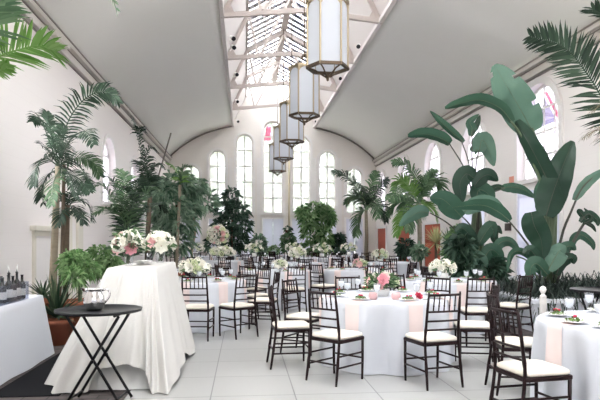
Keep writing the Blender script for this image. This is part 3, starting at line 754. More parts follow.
bouquet(top(217.5, 18.75), 'tall glass vase topped by a round ball of white and pink flowers', 'tall', .62, .30, .27, [('puff', 'petal_white', 1.2), ('puff', 'petal_green', 1.1), ('rose', 'petal_pink', 1.3), ('puff', 'petal_white', 1.2)] * 6, 80, seed=11, low=False)
for k, px, d, l in (('J', 196, 23.6, 'low white bouquet on the table by the far left trees'), ('K', 254, 22.4, 'low white bouquet on the table before the middle door'), ('L', 322, 21.6, 'low white bouquet on the table before the bright bushy tree'),
                    ('N', 293, 25.4, 'low white bouquet on the back table by the middle door'), ('O', 349, 24.4, 'low white bouquet on the back table by the right corner')):
    bouquet(top(px, d), l, 'box', .16, .32, .2, WH * 3, 50, seed=ord(k), ls=.16)
# ------------------------------------------------------------------ draped bars, tray stands, bottles
def drape(keys, ztop, n=200, amp=.03, nf=26, seed=1, rows=14, cap=True, pw=1.0):
    # keys: (top x, top y, bottom x, bottom y, bottom z) around the table
    r = random.Random(seed); k = len(keys); per = []
    for i in range(n):
        t = i / n * k; j = int(t); f = t - j; f2 = f
        K = [keys[(j + q) % k] for q in (0, 1)]
        g = f * f * (3 - 2 * f)
        top = [K[0][q] + (K[1][q] - K[0][q]) * f2 for q in (0, 1)]; bot = [K[0][q] + (K[1][q] - K[0][q]) * (f if q < 4 else g) for q in (2, 3, 4)]
        per.append((top, bot, t))
    cx = sum(p[0][0] for p in per) / n; cy = sum(p[0][1] for p in per) / n
    ph = [r.uniform(0, 6.28) for _ in range(4)]; rings = []
    ins = []
    for (top, bot, t) in per: d = V((top[0] - cx, top[1] - cy)); ins.append((top[0] - d.x * .05, top[1] - d.y * .03, ztop))
    rings.append(ins); rings.append([(p[0][0], p[0][1], ztop - .004) for p in per])
    for j in range(1, rows + 1):
        q = j / rows; ring = []
        for (top, bot, t) in per:
            z = ztop - .02 + (bot[2] - ztop + .02) * q; e = q ** pw
            x = top[0] + (bot[0] - top[0]) * e; y = top[1] + (bot[1] - top[1]) * e
            d = V((x - cx, y - cy)).normalized(); a = amp * min(1, q * 1.3) * (.6 * math.sin(nf * t + ph[0]) + .4 * math.sin(nf * .57 * t + ph[1])) + .008
            ring.append((x + d.x * a, y + d.y * a, z))
        rings.append(ring)
    vs = [p for rg in rings for p in rg]; fs = []
    for i in range(len(rings) - 1):
        for a in range(n): fs.append((i * n + a, (i + 1) * n + a, (i + 1) * n + (a + 1) % n, i * n + (a + 1) % n))
    if cap: fs.append(tuple(range(n)))
    return M().add(vs, fs)
bar = thing('draped_bar_table', 'tall narrow bar table draped to the floor in white linen behind the folding tray stand', 'table', (-1.15, 7.0, 0))
LO = (-1.15, 7.0, 0)
K = [(-1.40, 6.15, -1.90, 5.86, .03), (-1.36, 6.15, -1.72, 5.56, .012), (-1.26, 6.15, -1.46, 5.53, .012), (-1.22, 6.15, -1.33, 5.60, .22), (-1.08, 6.15, -1.08, 5.58, .26), (-1.0, 6.15, -.93, 5.58, .2), (-.95, 6.15, -.84, 5.46, .012), (-.91, 6.17, -.70, 5.46, .012), (-.90, 6.5, -.64, 6.05, .06), (-.90, 7.0, -.70, 6.7, .14), (-.90, 7.35, -.64, 7.15, .03), (-.90, 7.8, -.62, 7.75, .012), (-1.15, 7.85, -1.2, 8.0, .2), (-1.40, 7.85, -1.8, 8.1, .012), (-1.40, 7.0, -1.66, 7.0, .2)]
drape(K, 1.135, amp=.045, nf=7.3, seed=3).build('tablecloth', 'cloth_warm', bar, True, origin=LO)
K2 = [(-1.36, 6.2, -1.62, 5.70, .006), (-1.15, 6.2, -1.15, 5.64, .006), (-.95, 6.2, -.86, 5.66, .006), (-.93, 7.0, -.78, 7.0, .006), (-.93, 7.8, -.76, 7.8, .006), (-1.36, 7.8, -1.6, 7.9, .006), (-1.36, 7.0, -1.5, 7.0, .006)]
u_ = drape(K2, 1.10, amp=.012, nf=9, seed=5, cap=False).build('underskirt', 'cloth_under', bar, True, origin=LO); u_['label'] = 'plain pale grey underskirt to the floor'
lb = thing('bar_table', 'long bar table in creased white linen along the left wall', 'table', (-2.8, 6.2, 0))
K = [(-3.15, 4.9, -3.2, 4.86, .012), (-2.42, 4.9, -2.36, 4.86, .012), (-2.41, 5.8, -2.35, 5.8, .012), (-2.41, 6.7, -2.34, 6.7, .012), (-2.45, 7.4, -2.35, 7.5, .012), (-2.75, 7.5, -2.75, 7.6, .012), (-3.15, 7.5, -3.2, 7.56, .012), (-3.15, 6.2, -3.18, 6.2, .012)]
drape(K, .752, amp=.02, nf=6.1, seed=9).build('tablecloth', 'cloth', lb, True, origin=(-2.8, 6.2, 0))
tag(M().box((-2.30, 5.50, -.004), (-1.68, 7.7, .006)).build('floor_mat', 'blackmat'), 'black rubber mat on the brick floor between the two draped bars', 'mat')
# clear tub of bottles
tub = thing('bottle_tub', 'long clear tub holding dark bottles on the left bar', 'tub', (-2.63, 6.35, .754))
x0, x1, y0, y1, h = -.19, .2, -.55, .53, .2
M().box((x0, y0, 0), (x1, y1, .006)).build('base', 'acrylic', tub)
for lo, hi in (((x0, y0, .006), (x0 + .005, y1, h)), ((x1 - .005, y0, .006), (x1, y1, h)), ((x0 + .005, y0, .006), (x1 - .005, y0 + .005, h)), ((x0 + .005, y1 - .005, .006), (x1 - .005, y1, h))): M().box(lo, hi).build('side', 'acrylic', tub)
def make_bottle(nm, hgt, body, spout, lab):
    o = thing(nm, '', 'bottle'); s = hgt
    M().lathe([(0, 0), (.036, .002), (.038, .01), (.038, s * .55), (.03, s * .66), (.014, s * .74), (.0135, s * .95), (.016, s * .955), (.016, s), (0, s)], 14).build('body', body, o, True)
    if lab: M().lathe([(.0385, s * .15), (.0388, s * .16), (.0388, s * .42), (.0385, s * .43)], 14).build('paper_label', 'label', o, True)
    if spout: M().tube([(0, 0, s), (0, 0, s + .03), (.01, 0, s + .075)], [.009, .006, .003], 6).build('pour_spout', 'steel', o, True)
    return o
b1, b2 = make_bottle('liquor_bottle', .31, 'bottle', True, True), make_bottle('wine_bottle', .27, 'bottle', False, True)
for i, (x, y, k, lbl) in enumerate(((-2.48, 6.81, 1, 'short dark bottle at the far right end of the clear tub'), (-2.49, 6.69, 0, 'tall dark bottle with pour spout, right one of the pair above the tub'), (-2.60, 6.74, 1, 'dark corked bottle behind the right end of the clear tub'),
    (-2.49, 6.58, 1, 'short dark bottle between the two spouted bottles in the tub'), (-2.49, 6.47, 0, 'tall dark bottle with pour spout, left one of the pair above the tub'), (-2.50, 6.33, 1, 'short dark bottle near the left edge of the view in the tub'), (-2.60, 6.55, 1, 'dark bottle at the back of the tub, left of the corked one'))):
    src = b1 if k == 0 else b2; o = src if src.name not in first else copy_tree(src); first[src.name] = 1
    o.location = (x, y, .762); o['label'] = lbl; o['group'] = 'bottles in the clear tub'; o.rotation_euler.z = i
# folding tray stands
def tray_stand(loc, rz, label, R=.36):
    o = thing('tray_stand', label, 'tray stand', loc, rz, 'folding tray stands')
    M().lathe([(0, .795), (R - .02, .795), (R, .80), (R + .005, .822), (R - .002, .822), (R - .012, .807), (0, .805)], 40).build('tray', 'black', o, True)
    for s in (-1, 1):
        for dy in (-.15, .15): M().tube([(s * .24, dy, .012), (-s * .22, dy, .772), (-s * .20, dy, .783)], .013, 8).build('leg', 'black', o, True)
        M().tube([(-s * .2, -.2, .782), (-s * .2, .2, .782)], .012, 8).build('top_bar', 'black', o, True)
        M().tube([(s * .205, -.16, .07), (s * .205, .16, .07)], .009, 8).build('cross_bar', 'black', o, True)
    for dy in (-.16, .16): M().tube([(0, dy - .02, .392), (0, dy + .02, .392)], .016, 8).build('pivot', 'black', o)
    return o
tray_stand(UD(-1.75, 5.08), -.11, 'black folding stand with an oval black tray before the tall draped bar')
tray_stand(UD(3.68, 7.1), .5, 'dark round tray on a folding stand beside the cascading planter at right')
p = UD(-1.80, 5.10); pit = thing('water_pitcher', 'polished steel pitcher standing on the black tray', 'pitcher', (p.x, p.y, .806), .2)
M().lathe([(0, 0), (.06, 0), (.083, .03), (.092, .075), (.083, .125), (.066, .155), (.068, .18), (.078, .192), (.074, .192), (.062, .178), (.060, .155), (.075, .125), (0, .02)], 24).build('body', 'steel', pit, True)
M().tube(crv([(.062, 0, .17), (.11, 0, .18), (.13, 0, .13), (.085, 0, .06)], 10), .009, 8).build('handle', 'steel', pit, True)
M().add([(-.066, -.03, .165), (-.066, .03, .165), (-.075, .032, .192), (-.125, 0, .2), (-.075, -.032, .192), (-.09, 0, .165)], [(5, 3, 2, 1), (0, 4, 3, 5), (0, 5, 1)]).build('spout', 'steel', pit)
# flowers and plates on the tall bar
def on_bar(px, d): p = W(px, 240, d); p.z = 1.137; return p
bouquet(on_bar(128.5, 6.45), 'pink and white flower arrangement in a glass vase, near end of the tall bar', 'glass', .14, .145, .11, [('puff', 'petal_white', 1), ('rose', 'petal_pink', 1.2), ('puff', 'petal_white', 1.1), ('rose', 'petal_white', 1.1), ('rose', 'petal_pink', 1.1)] * 2 + [('rose', 'petal_rose', .9)], 90, seed=21, ls=.14)
bouquet(on_bar(160, 7.2), 'white flower arrangement with a little pink, far end of the tall bar', 'glass', .14, .15, .12, [('rose', 'petal_white', 1.2), ('puff', 'petal_white', .9), ('rose', 'petal_white', 1.1), ('bud', 'petal_pink', 1.3)] * 3, 60, seed=22, ls=.12)
pl = on_bar(144, 6.7)
for k in range(3):
    o = M().lathe([(0, .0), (.06, .0), (.11, .012), (.112, .016), (.06, .008), (0, .008)], 24).build('side_plate', 'china', smooth=True); o.location = pl + V((0, 0, .0005 + .0175 * k))
    tag(o, ('lowest', 'middle', 'uppermost')[k] + ' white plate of the small stack between the flowers on the tall bar', 'plate', 'stacked white plates')
p = on_bar(149.5, 7.0); o = thing('drinking_glass', 'dark stemless glass beside the white flowers on the tall bar', 'glass', p)
M().lathe([(0, 0), (.03, 0), (.036, .05), (.033, .13), (.030, .13), (.033, .05), (0, .008)], 14).build('glass', 'bottle', o, True)

# ------------------------------------------------------------------ plants
def frond_mesh(pts, L, n, w=.035, droop=.25, fwd=.55, rad=.012, vee=.25, seed=0, tip=.35, roll=0):
    r = random.Random(seed); c = crv(pts, 24); m = M(); N = len(c) - 1
    m.tube(c, [rad * (1 - .8 * i / N) for i in range(N + 1)], 5)
    for i in range(n):
        t = .12 + .88 * (i + .5) / n; x = t * N; j = min(int(x), N - 1); p = c[j].lerp(c[j + 1], x - j); T = (c[j + 1] - c[j]).normalized()
        S = T.cross(V((0, 0, 1)))
        if S.length < .15: S = T.cross(V((0, 1, 0)))
        S.normalize(); U = S.cross(T); S, U = S * math.cos(roll) + U * math.sin(roll), U * math.cos(roll) - S * math.sin(roll)
        l = L * (math.sin(PI * min(1, .18 + t * .82)) ** .55 * (1 - tip) + tip * (1 - t * .6)) * r.uniform(.85, 1.1)
        for sg in (-1, 1):
            dv = (S * sg * 1.0 + T * (fwd + .5 * t) + U * vee).normalized(); dv = (dv + V((r.gauss(0, .08), r.gauss(0, .08), r.gauss(0, .08)))).normalized()
            q = [p]; 
            for k in range(1, 4):
                e = dv - V((0, 0, droop * k * k * .35)); q.append(q[-1] + e.normalized() * l / 3)
            bn = dv.cross(U).normalized() if dv.cross(U).length > .01 else S
            ww = (w * .5, w, w * .8); vs = []
            for k in range(3): vs += [q[k] - bn * ww[k] / 2, q[k] + bn * ww[k] / 2]
            vs.append(q[3]); m.add(vs, [(0, 1, 3, 2), (2, 3, 5, 4), (4, 5, 6)])
    return m
def bushy(m, c, rad, n, L, w, r, up=.2, droop=.35):
    c = V(c)
    for k in range(n):
        v = V((r.gauss(0, 1), r.gauss(0, 1), r.gauss(0, 1))).normalized(); q = r.uniform(.45, 1) ** .6
        leafcard(m, c + V((v.x * rad[0] * q, v.y * rad[1] * q, v.z * rad[2] * q)), v + V((r.gauss(0, .5), r.gauss(0, .5), up + r.gauss(0, .4))), L * r.uniform(.7, 1.25), w, r, droop)
def pot(parent, c, R, h, m='terra'):
    M().lathe([(0, 0), (R * .7, 0), (R * .95, h * .82), (R * 1.05, h * .83), (R * 1.07, h), (R * .95, h), (R * .9, h * .85), (0, h * .84)], 20, c).build('pot', m, parent, True)
    M().lathe([(0, h * .85), (R * .9, h * .86)], 20, c).build('soil', 'soil', parent)
def plant(name, label, cat, base, group=None): return thing(name, label, cat, base, 0, group)
def loc(o, pts): return [V(p) - o.location for p in pts]
def PX(d, pts): return [W(x, y, d + (q[0] if q else 0)) for x, y, *q in pts]
def add_frond(o, pts, L, n, m, **k): frond_mesh(loc(o, pts), L, n, **k).build('frond', m, o)
def auto_fronds(o, crown, num, length, L, m, n=26, seed=1, e0=.1, e1=1.2, arc=.7, **k):
    r = random.Random(seed)
    for i in range(num):
        a = i * 2.4 + r.uniform(-.3, .3); e = e0 + (e1 - e0) * r.random(); l = length * r.uniform(.75, 1.1); h = V((math.cos(a), math.sin(a), 0))
        p1 = crown + (h * math.cos(e) + V((0, 0, math.sin(e)))) * l * .5; p2 = crown + h * math.cos(e) * l * .95 + V((0, 0, math.sin(e) * l * .95 - arc * l * .45))
        add_frond(o, [crown, p1, p2], L, n, m, seed=seed * 50 + i, **k)
# tall palm by the left wall
D = 8.9; o = plant('potted_palm', 'tall palm with ringed pale trunk by the left wall beside the cream doorway', 'palm', (-2.85, 9.2, 0)); base = o.location
B0 = W(54, 300, D); B0.z = .3
pot(o, (0, 0, 0), .26, .36)
M().tube(loc(o, [(base.x, base.y, .3), W(53, 280, D), W(56, 210, D), W(58, 165, D)]), [.065, .06, .05, .04], 10).build('trunk', 'trunk', o, True)
M().tube(loc(o, [(base.x + .1, base.y + .1, .3), W(66, 262, D + .1), W(67, 225, D + .1), W(68, 205, D + .1)]), [.045, .045, .04, .03], 10).build('trunk', 'bark', o, True)
M().tube(loc(o, [(base.x + .05, base.y - .1, .3), W(62, 262, D - .1), W(63, 230, D - .1), W(64, 165, D - .1)]), [.03, .03, .03, .025], 8).build('trunk', 'bark', o, True)
for i, (pts, L) in enumerate((([(60, 158), (68, 122), (86, 98), (106, 92), (119, 103)], .30), ([(56, 160), (47, 135), (40, 118, .2), (33, 122, .3)], .30), ([(58, 160), (50, 128, -.3), (47, 112, -.5)], .28),
        ([(60, 158), (72, 138, -.4), (86, 132, -.7), (94, 145, -.9)], .28), ([(60, 165), (78, 158, .3), (93, 162, .5), (100, 176, .6)], .28), ([(57, 165), (45, 158, -.4), (36, 170, -.6), (34, 186, -.7)], .30),
        ([(58, 170), (48, 175, .2), (42, 190, .3), (43, 203, .3)], .28), ([(62, 172), (78, 178, -.4), (90, 192, -.6)], .28), ([(60, 175), (64, 150, -.6), (70, 145, -1.1)], .3), ([(60, 170), (54, 182, -.6), (52, 205, -.9)], .28),
        ([(62, 168), (70, 175, -.7), (76, 198, -1.0)], .28), ([(60, 160), (58, 140, .4), (64, 125, .7)], .26), ([(60, 165), (70, 160, -.3), (84, 172, -.5), (88, 186, -.5)], .28), ([(58, 165), (48, 150, .4), (41, 145, .6)], .28))):
    add_frond(o, PX(D, pts), L * 1.1, 34 if i == 0 else 27, 'leaf_palm_dark' if i % 5 != 4 else 'leaf_palm', seed=i, w=.03, tip=.5, roll=1.1 if i == 0 else (-1) ** i * .6)
for i, pts in enumerate(([(67, 208), (60, 198), (54, 202)], [(67, 208), (76, 200, .2), (88, 205, .3), (93, 222, .3)], [(67, 206), (72, 194, -.2), (84, 193, -.4)], [(67, 208), (78, 212, -.3), (84, 224, -.4)], [(67, 207), (62, 212, -.3), (58, 226, -.4)], [(67, 208), (74, 206, .4), (80, 216, .6)])):
    add_frond(o, PX(D + .1, pts), .26, 18, 'leaf_palm_dark', seed=40 + i, w=.028)
# palm just outside the left edge
o = plant('potted_palm', 'bright green palm reaching in from the upper left edge', 'palm', (-3.35, 4.35, 0)); pot(o, (0, 0, 0), .22, .35); cr0 = V((-3.3, 4.35, 2.55))
M().tube(loc(o, [(-3.35, 4.35, .3), (-3.33, 4.35, 1.5), cr0]), [.06, .05, .04], 8).build('trunk', 'trunk', o, True)
for i, (pts, L, m) in enumerate(((PX(4.6, [(-30, 62), (10, 52), (38, 46), (56, 52)]), .30, 'leaf_palm_bright'), (PX(4.3, [(-40, 40), (-10, 18), (0, 4), (6, -14)]), .28, 'leaf_palm'), (PX(4.5, [(-60, -40), (20, -95), (90, -60), (117, 12)]), .20, 'leaf_palm'), (PX(4.4, [(-45, 60), (-20, 66), (0, 70), (8, 66)]), .14, 'leaf_palm_bright'))):
    add_frond(o, [cr0] + pts, L * 1.35, 34, m, seed=60 + i, w=.026, droop=.08, vee=.3, tip=.6, roll=.5)
# palm just outside the right edge, one green frond and one dry frond
o = plant('potted_palm', 'palm reaching in from the upper right edge with a dry brown frond below', 'palm', (5.6, 7.1, 0)); pot(o, (0, 0, 0), .3, .4); cr0 = V((5.6, 7.1, 2.75))
M().tube(loc(o, [(5.6, 7.1, .3), (5.58, 7.1, 1.5), cr0]), [.09, .075, .06], 10).build('trunk', 'trunk', o, True)
add_frond(o, [cr0, W(620, 120, 7), W(590, 78, 7), W(565, 48, 7), W(530, 36, 7)], .48, 64, 'leaf_palm_dark', seed=71, w=.03, droop=.06, vee=.25, fwd=.45, tip=.5, roll=-.9)
add_frond(o, [cr0, W(640, 60, 6.6), W(610, 20, 6.6), W(592, 8, 6.6)], .45, 30, 'leaf_palm_dark', seed=72, w=.03, droop=.1)
add_frond(o, [cr0, W(625, 140, 6.9), W(600, 130, 6.9), W(583, 138, 6.9)], .36, 34, 'leaf_dry', seed=73, w=.012, droop=.3)
add_frond(o, [cr0, W(622, 110, 6.7), W(604, 104, 6.7), W(592, 112, 6.7)], .28, 22, 'leaf_dry', seed=74, w=.012, droop=.2)
add_frond(o, [cr0, W(690, 90, 6.7), W(720, 60, 6.7)], .4, 24, 'leaf_palm', seed=75); add_frond(o, [cr0, W(660, 40, 7.4), W(670, 0, 7.6)], .4, 24, 'leaf_palm', seed=76)
# areca behind the tall bar
D = 9.6; p = W(128, 240, D); o = plant('potted_palm', 'feathery areca palm fanning out behind the tall draped bar', 'palm', (p.x, p.y, 0)); pot(o, (0, 0, 0), .28, .45); pb = V((p.x, p.y, .4))
for i, pts in enumerate(([(124, 225), (112, 200), (103, 186), (94, 186)], [(126, 222), (118, 196), (113, 182), (105, 176)], [(128, 220), (127, 195), (125, 178, .2), (120, 170, .3)], [(129, 220), (134, 196), (136, 184, -.3), (143, 178, -.5)], [(130, 222), (142, 200), (150, 190), (158, 190)],
        [(130, 225), (146, 210, .3), (158, 204, .5), (166, 212, .6)], [(126, 226), (114, 212, -.3), (104, 208, -.5), (96, 214, -.6)], [(128, 222), (132, 205, -.5), (135, 195, -1), (138, 192, -1.4)], [(128, 222), (122, 205, -.5), (118, 198, -1), (112, 196, -1.3)], [(129, 222), (138, 205, .5), (144, 190, .8), (150, 186, 1.1)])):
    add_frond(o, [pb] + PX(D, pts), .36, 34, 'leaf_palm_dark' if i % 2 else 'leaf_palm', seed=90 + i, w=.03, droop=.2)
# tall palm whose fronds droop under the left cornice
D = 16.5; p = W(147, 240, D); o = plant('potted_palm', 'slender tall palm drooping under the far left cornice', 'palm', (p.x, p.y, 0)); pot(o, (0, 0, 0), .3, .5); cr0 = W(150, 196, D)
M().tube(loc(o, [(p.x, p.y, .4), W(148, 230, D), cr0]), [.08, .07, .06], 8).build('trunk', 'bark', o, True)
for i, pts in enumerate(([(144, 165), (137, 135), (132, 116)], [(146, 170), (141, 145), (139, 128), (146, 132)], [(148, 178), (146, 158), (150, 148), (158, 152)], [(150, 182), (152, 170), (158, 164), (164, 168)], [(148, 180), (140, 165, -.6), (134, 160, -1)], [(150, 186), (158, 180, .6), (164, 178, 1)])):
    add_frond(o, [cr0] + PX(D, pts), .42, 28, 'leaf_palm_dark', seed=120 + i, w=.05, droop=.35)
# bushy trees and palms
def tree(name, label, lumps, D, m, trunk, n=650, L=.22, w=.08, seed=1, potr=.4, poth=.6, potm='darkpot', droop=.35, tm='bark'):
    r = random.Random(seed); b = W(trunk[0][0], 240, D); o = plant(name, label, 'tree', (b.x, b.y, 0)); pot(o, (0, 0, 0), potr, poth, potm)
    M().tube([V((0, 0, poth * .8))] + loc(o, PX(D, trunk)), [.07] + [.06 - .02 * i / len(trunk) for i in range(len(trunk))], 8).build('trunk', tm, o, True)
    mm = M()
    for (px, py, rx, ry, dd) in lumps:
        c = W(px, py, D + dd) - o.location; k = D / F; bushy(mm, c, (rx * k, min(rx, ry) * k * .9, ry * k), n, L, w, r, droop=droop)
    mm.build('foliage', m, o); return o
tree('leafy_tree', 'broad grey-green tree filling the far left corner', [(176, 184, 17, 11, 0), (161, 190, 12, 9, -.6), (192, 188, 13, 10, .5), (170, 203, 16, 10, -.5), (188, 206, 10, 9, .3), (180, 222, 15, 11, -.3), (164, 222, 9, 11, .5), (177, 240, 14, 13, 0), (156, 206, 7, 9, .3), (160, 238, 8, 10, -.4)], 19, 'leaf_tree', [(176, 250), (176, 225), (177, 205)], n=190, L=.30, w=.065, seed=3, droop=.45)
D = 18.4; o = plant('potted_palm', 'small yellow-green palm frond rising above the far left tree', 'palm', (W(176, 240, D).x, W(176, 240, D).y, 0)); pot(o, (0, 0, 0), .25, .4); cr0 = W(180, 185, D)
M().tube(loc(o, [(o.location.x, o.location.y, .3), cr0]), .05, 8).build('trunk', 'trunk', o, True)
for i, pts in enumerate(([(180, 178), (174, 168), (167, 163)], [(182, 178), (184, 168), (190, 166)], [(180, 182), (192, 178), (206, 184), (212, 196)])): add_frond(o, [cr0] + PX(D, pts), .4, 24, 'leaf_palm_bright' if i == 0 else 'leaf_palm', seed=140 + i, w=.07)
D = 20.5; o = plant('slender_tree', 'bare curved pale trunk in front of the back left windows', 'tree', (W(192, 240, D).x, W(192, 240, D).y, 0)); pot(o, (0, 0, 0), .3, .45, 'darkpot')
M().tube(loc(o, crv([(o.location.x, o.location.y, .4), W(192, 250, D), W(195, 232, D), W(194, 215, D), W(200, 205, D)], 14)), .045, 8).build('trunk', 'trunk', o, True)
m = M(); bushy(m, loc(o, [W(202, 200, D)])[0], (.5, .4, .35), 160, .3, .1, random.Random(5)); m.build('foliage', 'leaf_tree', o)
tree('weeping_fig', 'dark green weeping fig before the second window from the left', [(231, 197, 7, 8, 0), (226, 209, 11, 8, -.3), (238, 211, 10, 8, .3), (231, 222, 13, 10, 0), (242, 226, 8, 9, -.3), (221, 226, 7, 9, .2), (230, 238, 14, 10, .2), (214, 244, 7, 7, 0), (240, 242, 7, 8, .3)], 29.2, 'leaf_ficus_dark', [(232, 252), (232, 235), (232, 215)], n=130, L=.34, w=.095, seed=6, droop=.45)
tree('weeping_fig', 'bright green bushy fig between the two right-hand tall windows', [(314, 210, 9, 7, 0), (324, 212, 7, 7, .3), (309, 221, 8, 8, -.3), (321, 223, 9, 8, .2), (313, 233, 10, 9, .1), (325, 235, 6, 8, -.2), (317, 246, 13, 9, 0), (303, 212, 4, 5, 0), (329, 216, 4, 6, 0)], 29.2, 'leaf_ficus', [(317, 258), (317, 240), (317, 225)], n=160, L=.33, w=.09, seed=7, droop=.45)
tree('small_conifer', 'small dark conifer beside the right back window', [(339, 247, 5, 7, 0), (339, 239, 3, 4, 0)], 29.4, 'leaf_ficus_dark', [(338, 256), (338, 240)], n=160, L=.3, w=.1, seed=8, potr=.25, poth=.4)
tree('small_tree', 'thin small tree left of the middle back door', [(259, 243, 6, 7, 0), (260, 251, 8, 5, 0)], 28.8, 'leaf_tree', [(260, 254), (260, 244)], n=130, L=.3, w=.1, seed=9, potr=.25, poth=.4)
tree('topiary_ball', 'round clipped topiary ball before the middle back door', [(274, 251, 5.5, 5, 0)], 27.5, 'leaf_ficus', [(274, 257), (274, 252)], n=420, L=.12, w=.06, seed=10, potr=.25, poth=.5, droop=.1)
tree('small_tree', 'pale small plant at the foot of the cream pipe', [(290, 246, 7, 6, 0), (288, 239, 4, 5, 0)], 28.8, 'leaf_palm', [(289, 255), (289, 246)], n=120, L=.3, w=.1, seed=12, potr=.25, poth=.4)
hp = W(288, 230.5, 30.3); o = thing('hanging_basket', 'small dark hanging basket fixed to the cream pipe', 'basket', hp); M().lathe([(0, -.14), (.12, -.1), (.16, 0), (.14, .02), (0, .02)], 12).build('bowl', 'basket', o, True)
m = M(); bushy(m, V((0, 0, .05)), (.2, .16, .14), 90, .16, .06, random.Random(4)); m.build('foliage', 'leaf_ficus_dark', o); M().tube([(0, .1, 0), (0, .6, .02)], .02, 6).build('arm', 'bronze', o)
# palms near the right back corner
def palmpx(label, D, trunkpx, crown, fr, L, m, seed, w=.055, n=34, rad=.1, droop=.3, **k):
    b = W(trunkpx, 240, D); o = plant('potted_palm', label, 'palm', (b.x, b.y, 0)); pot(o, (0, 0, 0), .4, .5, 'darkpot'); c = W(crown[0], crown[1], D)
    M().tube(loc(o, [(b.x, b.y, .4), (V((b.x, b.y, .4)) + c) / 2 + V((.03, 0, 0)), c]), [rad, rad * .8, rad * .7], 8).build('trunk', 'trunk', o, True)
    for i, pts in enumerate(fr): add_frond(o, [c] + PX(D, pts), L, n, m[i % len(m)], seed=seed + i, w=w, droop=droop, rad=.03, roll=(-1) ** i * .7, **k)
    return o
palmpx('dark green palm with one long frond before the rightmost back window', 26, 366, (366, 210), ([(358, 190), (346, 176), (332, 171)], [(369, 192), (374, 180), (377, 172)], [(372, 198), (381, 186), (388, 179)], [(361, 212), (357, 224), (356, 236)], [(373, 204), (382, 208), (386, 222)], [(362, 200), (352, 196), (346, 204)], [(366, 196, -1), (362, 186, -2), (356, 184, -3)], [(370, 204, -1), (376, 206, -2), (378, 218, -2.4)]), .75, ['leaf_palm_dark', 'leaf_palm'], 200)
palmpx('bright feathery palm at right between the terracotta doors', 19.3, 419, (419, 203), ([(416, 180), (405, 164), (393, 162)], [(410, 188), (400, 180), (393, 190)], [(426, 190), (434, 178), (441, 186), (441, 198)], [(408, 202), (396, 202), (388, 216)], [(410, 210), (402, 218), (396, 236)], [(422, 192), (428, 180), (434, 170)], [(412, 196, -1), (400, 192, -2), (388, 200, -2.5)], [(424, 204, .1), (433, 208, .2), (437, 222, .3)], [(416, 208, -1), (410, 216, -1.8), (408, 232, -2.2)]), .62, ['leaf_palm', 'leaf_palm_bright', 'leaf_palm'], 220)
# small potted plants before the terracotta doors
def potted(name, label, px, pyb, D, lumps, m, n=200, L=.25, w=.09, pr=.28, ph=.7, pm='darkpot', seed=1):
    b = W(px, 240, D); o = plant(name, label, 'potted plant', (b.x, b.y, 0)); pot(o, (0, 0, 0), pr, ph, pm); r = random.Random(seed); mm = M()
    for (x, y, rx, ry) in lumps: c = W(x, y, D) - o.location; k = D / F; bushy(mm, c, (rx * k, rx * k, ry * k), n, L, w, r)
    mm.build('foliage', m, o); return o
potted('potted_shrub', 'dark potted shrub on the left of the two by the terracotta doors', 406, 0, 19.0, [(406, 246, 6, 6), (404, 251, 5, 4)], 'leaf_ficus_dark', 130, .22, .08, .26, .62, seed=2)
potted('potted_shrub', 'greyer potted shrub on the right of the two by the terracotta doors', 419, 0, 18.0, [(419, 251, 6, 6)], 'leaf_tree', 170, .2, .08, .26, .6, seed=3)
def spiky(name, label, base, c, n, L, m, w=.05, seed=1, potr=.28, poth=.45, pm='terra', e0=.1, e1=1.4, droop=.5):
    o = plant(name, label, 'potted plant', base); pot(o, (0, 0, 0), potr, poth, pm); r = random.Random(seed); mm = M(); c = V(c) - o.location
    if c.z > poth + .15: M().tube([(0, 0, poth * .8), c], [.05, .04], 8).build('trunk', 'bark', o, True)
    for i in range(n):
        a = r.uniform(0, 6.28); e = r.uniform(e0, e1); l = L * r.uniform(.7, 1.1); h = V((math.cos(a) * math.cos(e), math.sin(a) * math.cos(e), math.sin(e))); sd = h.cross(V((0, 0, 1))).normalized()
        q = [c]; 
        for k in range(1, 5): q.append(q[-1] + (h - V((0, 0, droop * k * .22))).normalized() * l / 4)
        vs = []
        for k, ww in enumerate((.6, 1, .9, .6)): vs += [q[k] - sd * w * ww / 2, q[k] + sd * w * ww / 2]
        vs.append(q[4]); mm.add(vs, [(0, 1, 3, 2), (2, 3, 5, 4), (4, 5, 7, 6), (6, 7, 8)])
    mm.build('foliage', m, o); return o
p = W(436, 240, 16.5); spiky('yucca', 'spiky yellow-green yucca before the right terracotta door', (p.x, p.y, 0), W(436, 243, 16.5), 90, .55, 'leaf_yellow', .045, 5, .3, .5, 'darkpot', -.5, 1.4, .3)
p = W(450, 240, 16.2); spiky('yucca', 'dry-skirted yucca trunk between the right terracotta door and the big leafy plant', (p.x, p.y, 0), W(449, 243, 16.2), 80, .5, 'leaf_palm', .045, 6, .3, .45, 'darkpot', -.9, 1.2, .4)
p = UD(-3.32, 7.95); spiky('spiky_plant', 'dark spiky plant in a terracotta pot at the end of the left bar', (p.x, p.y, 0), (p.x, p.y, .36), 95, .62, 'leaf_spiky', .04, 7, .2, .34, 'terra', .1, 1.5, .45)
p = W(43, 240, 8.7); spiky('spiky_plant', 'low spiky plant in a brown pot behind the left bar', (p.x, p.y, 0), (p.x, p.y, .56), 50, .42, 'leaf_spiky', .035, 8, .2, .56, 'terra', .0, 1.3, .5)
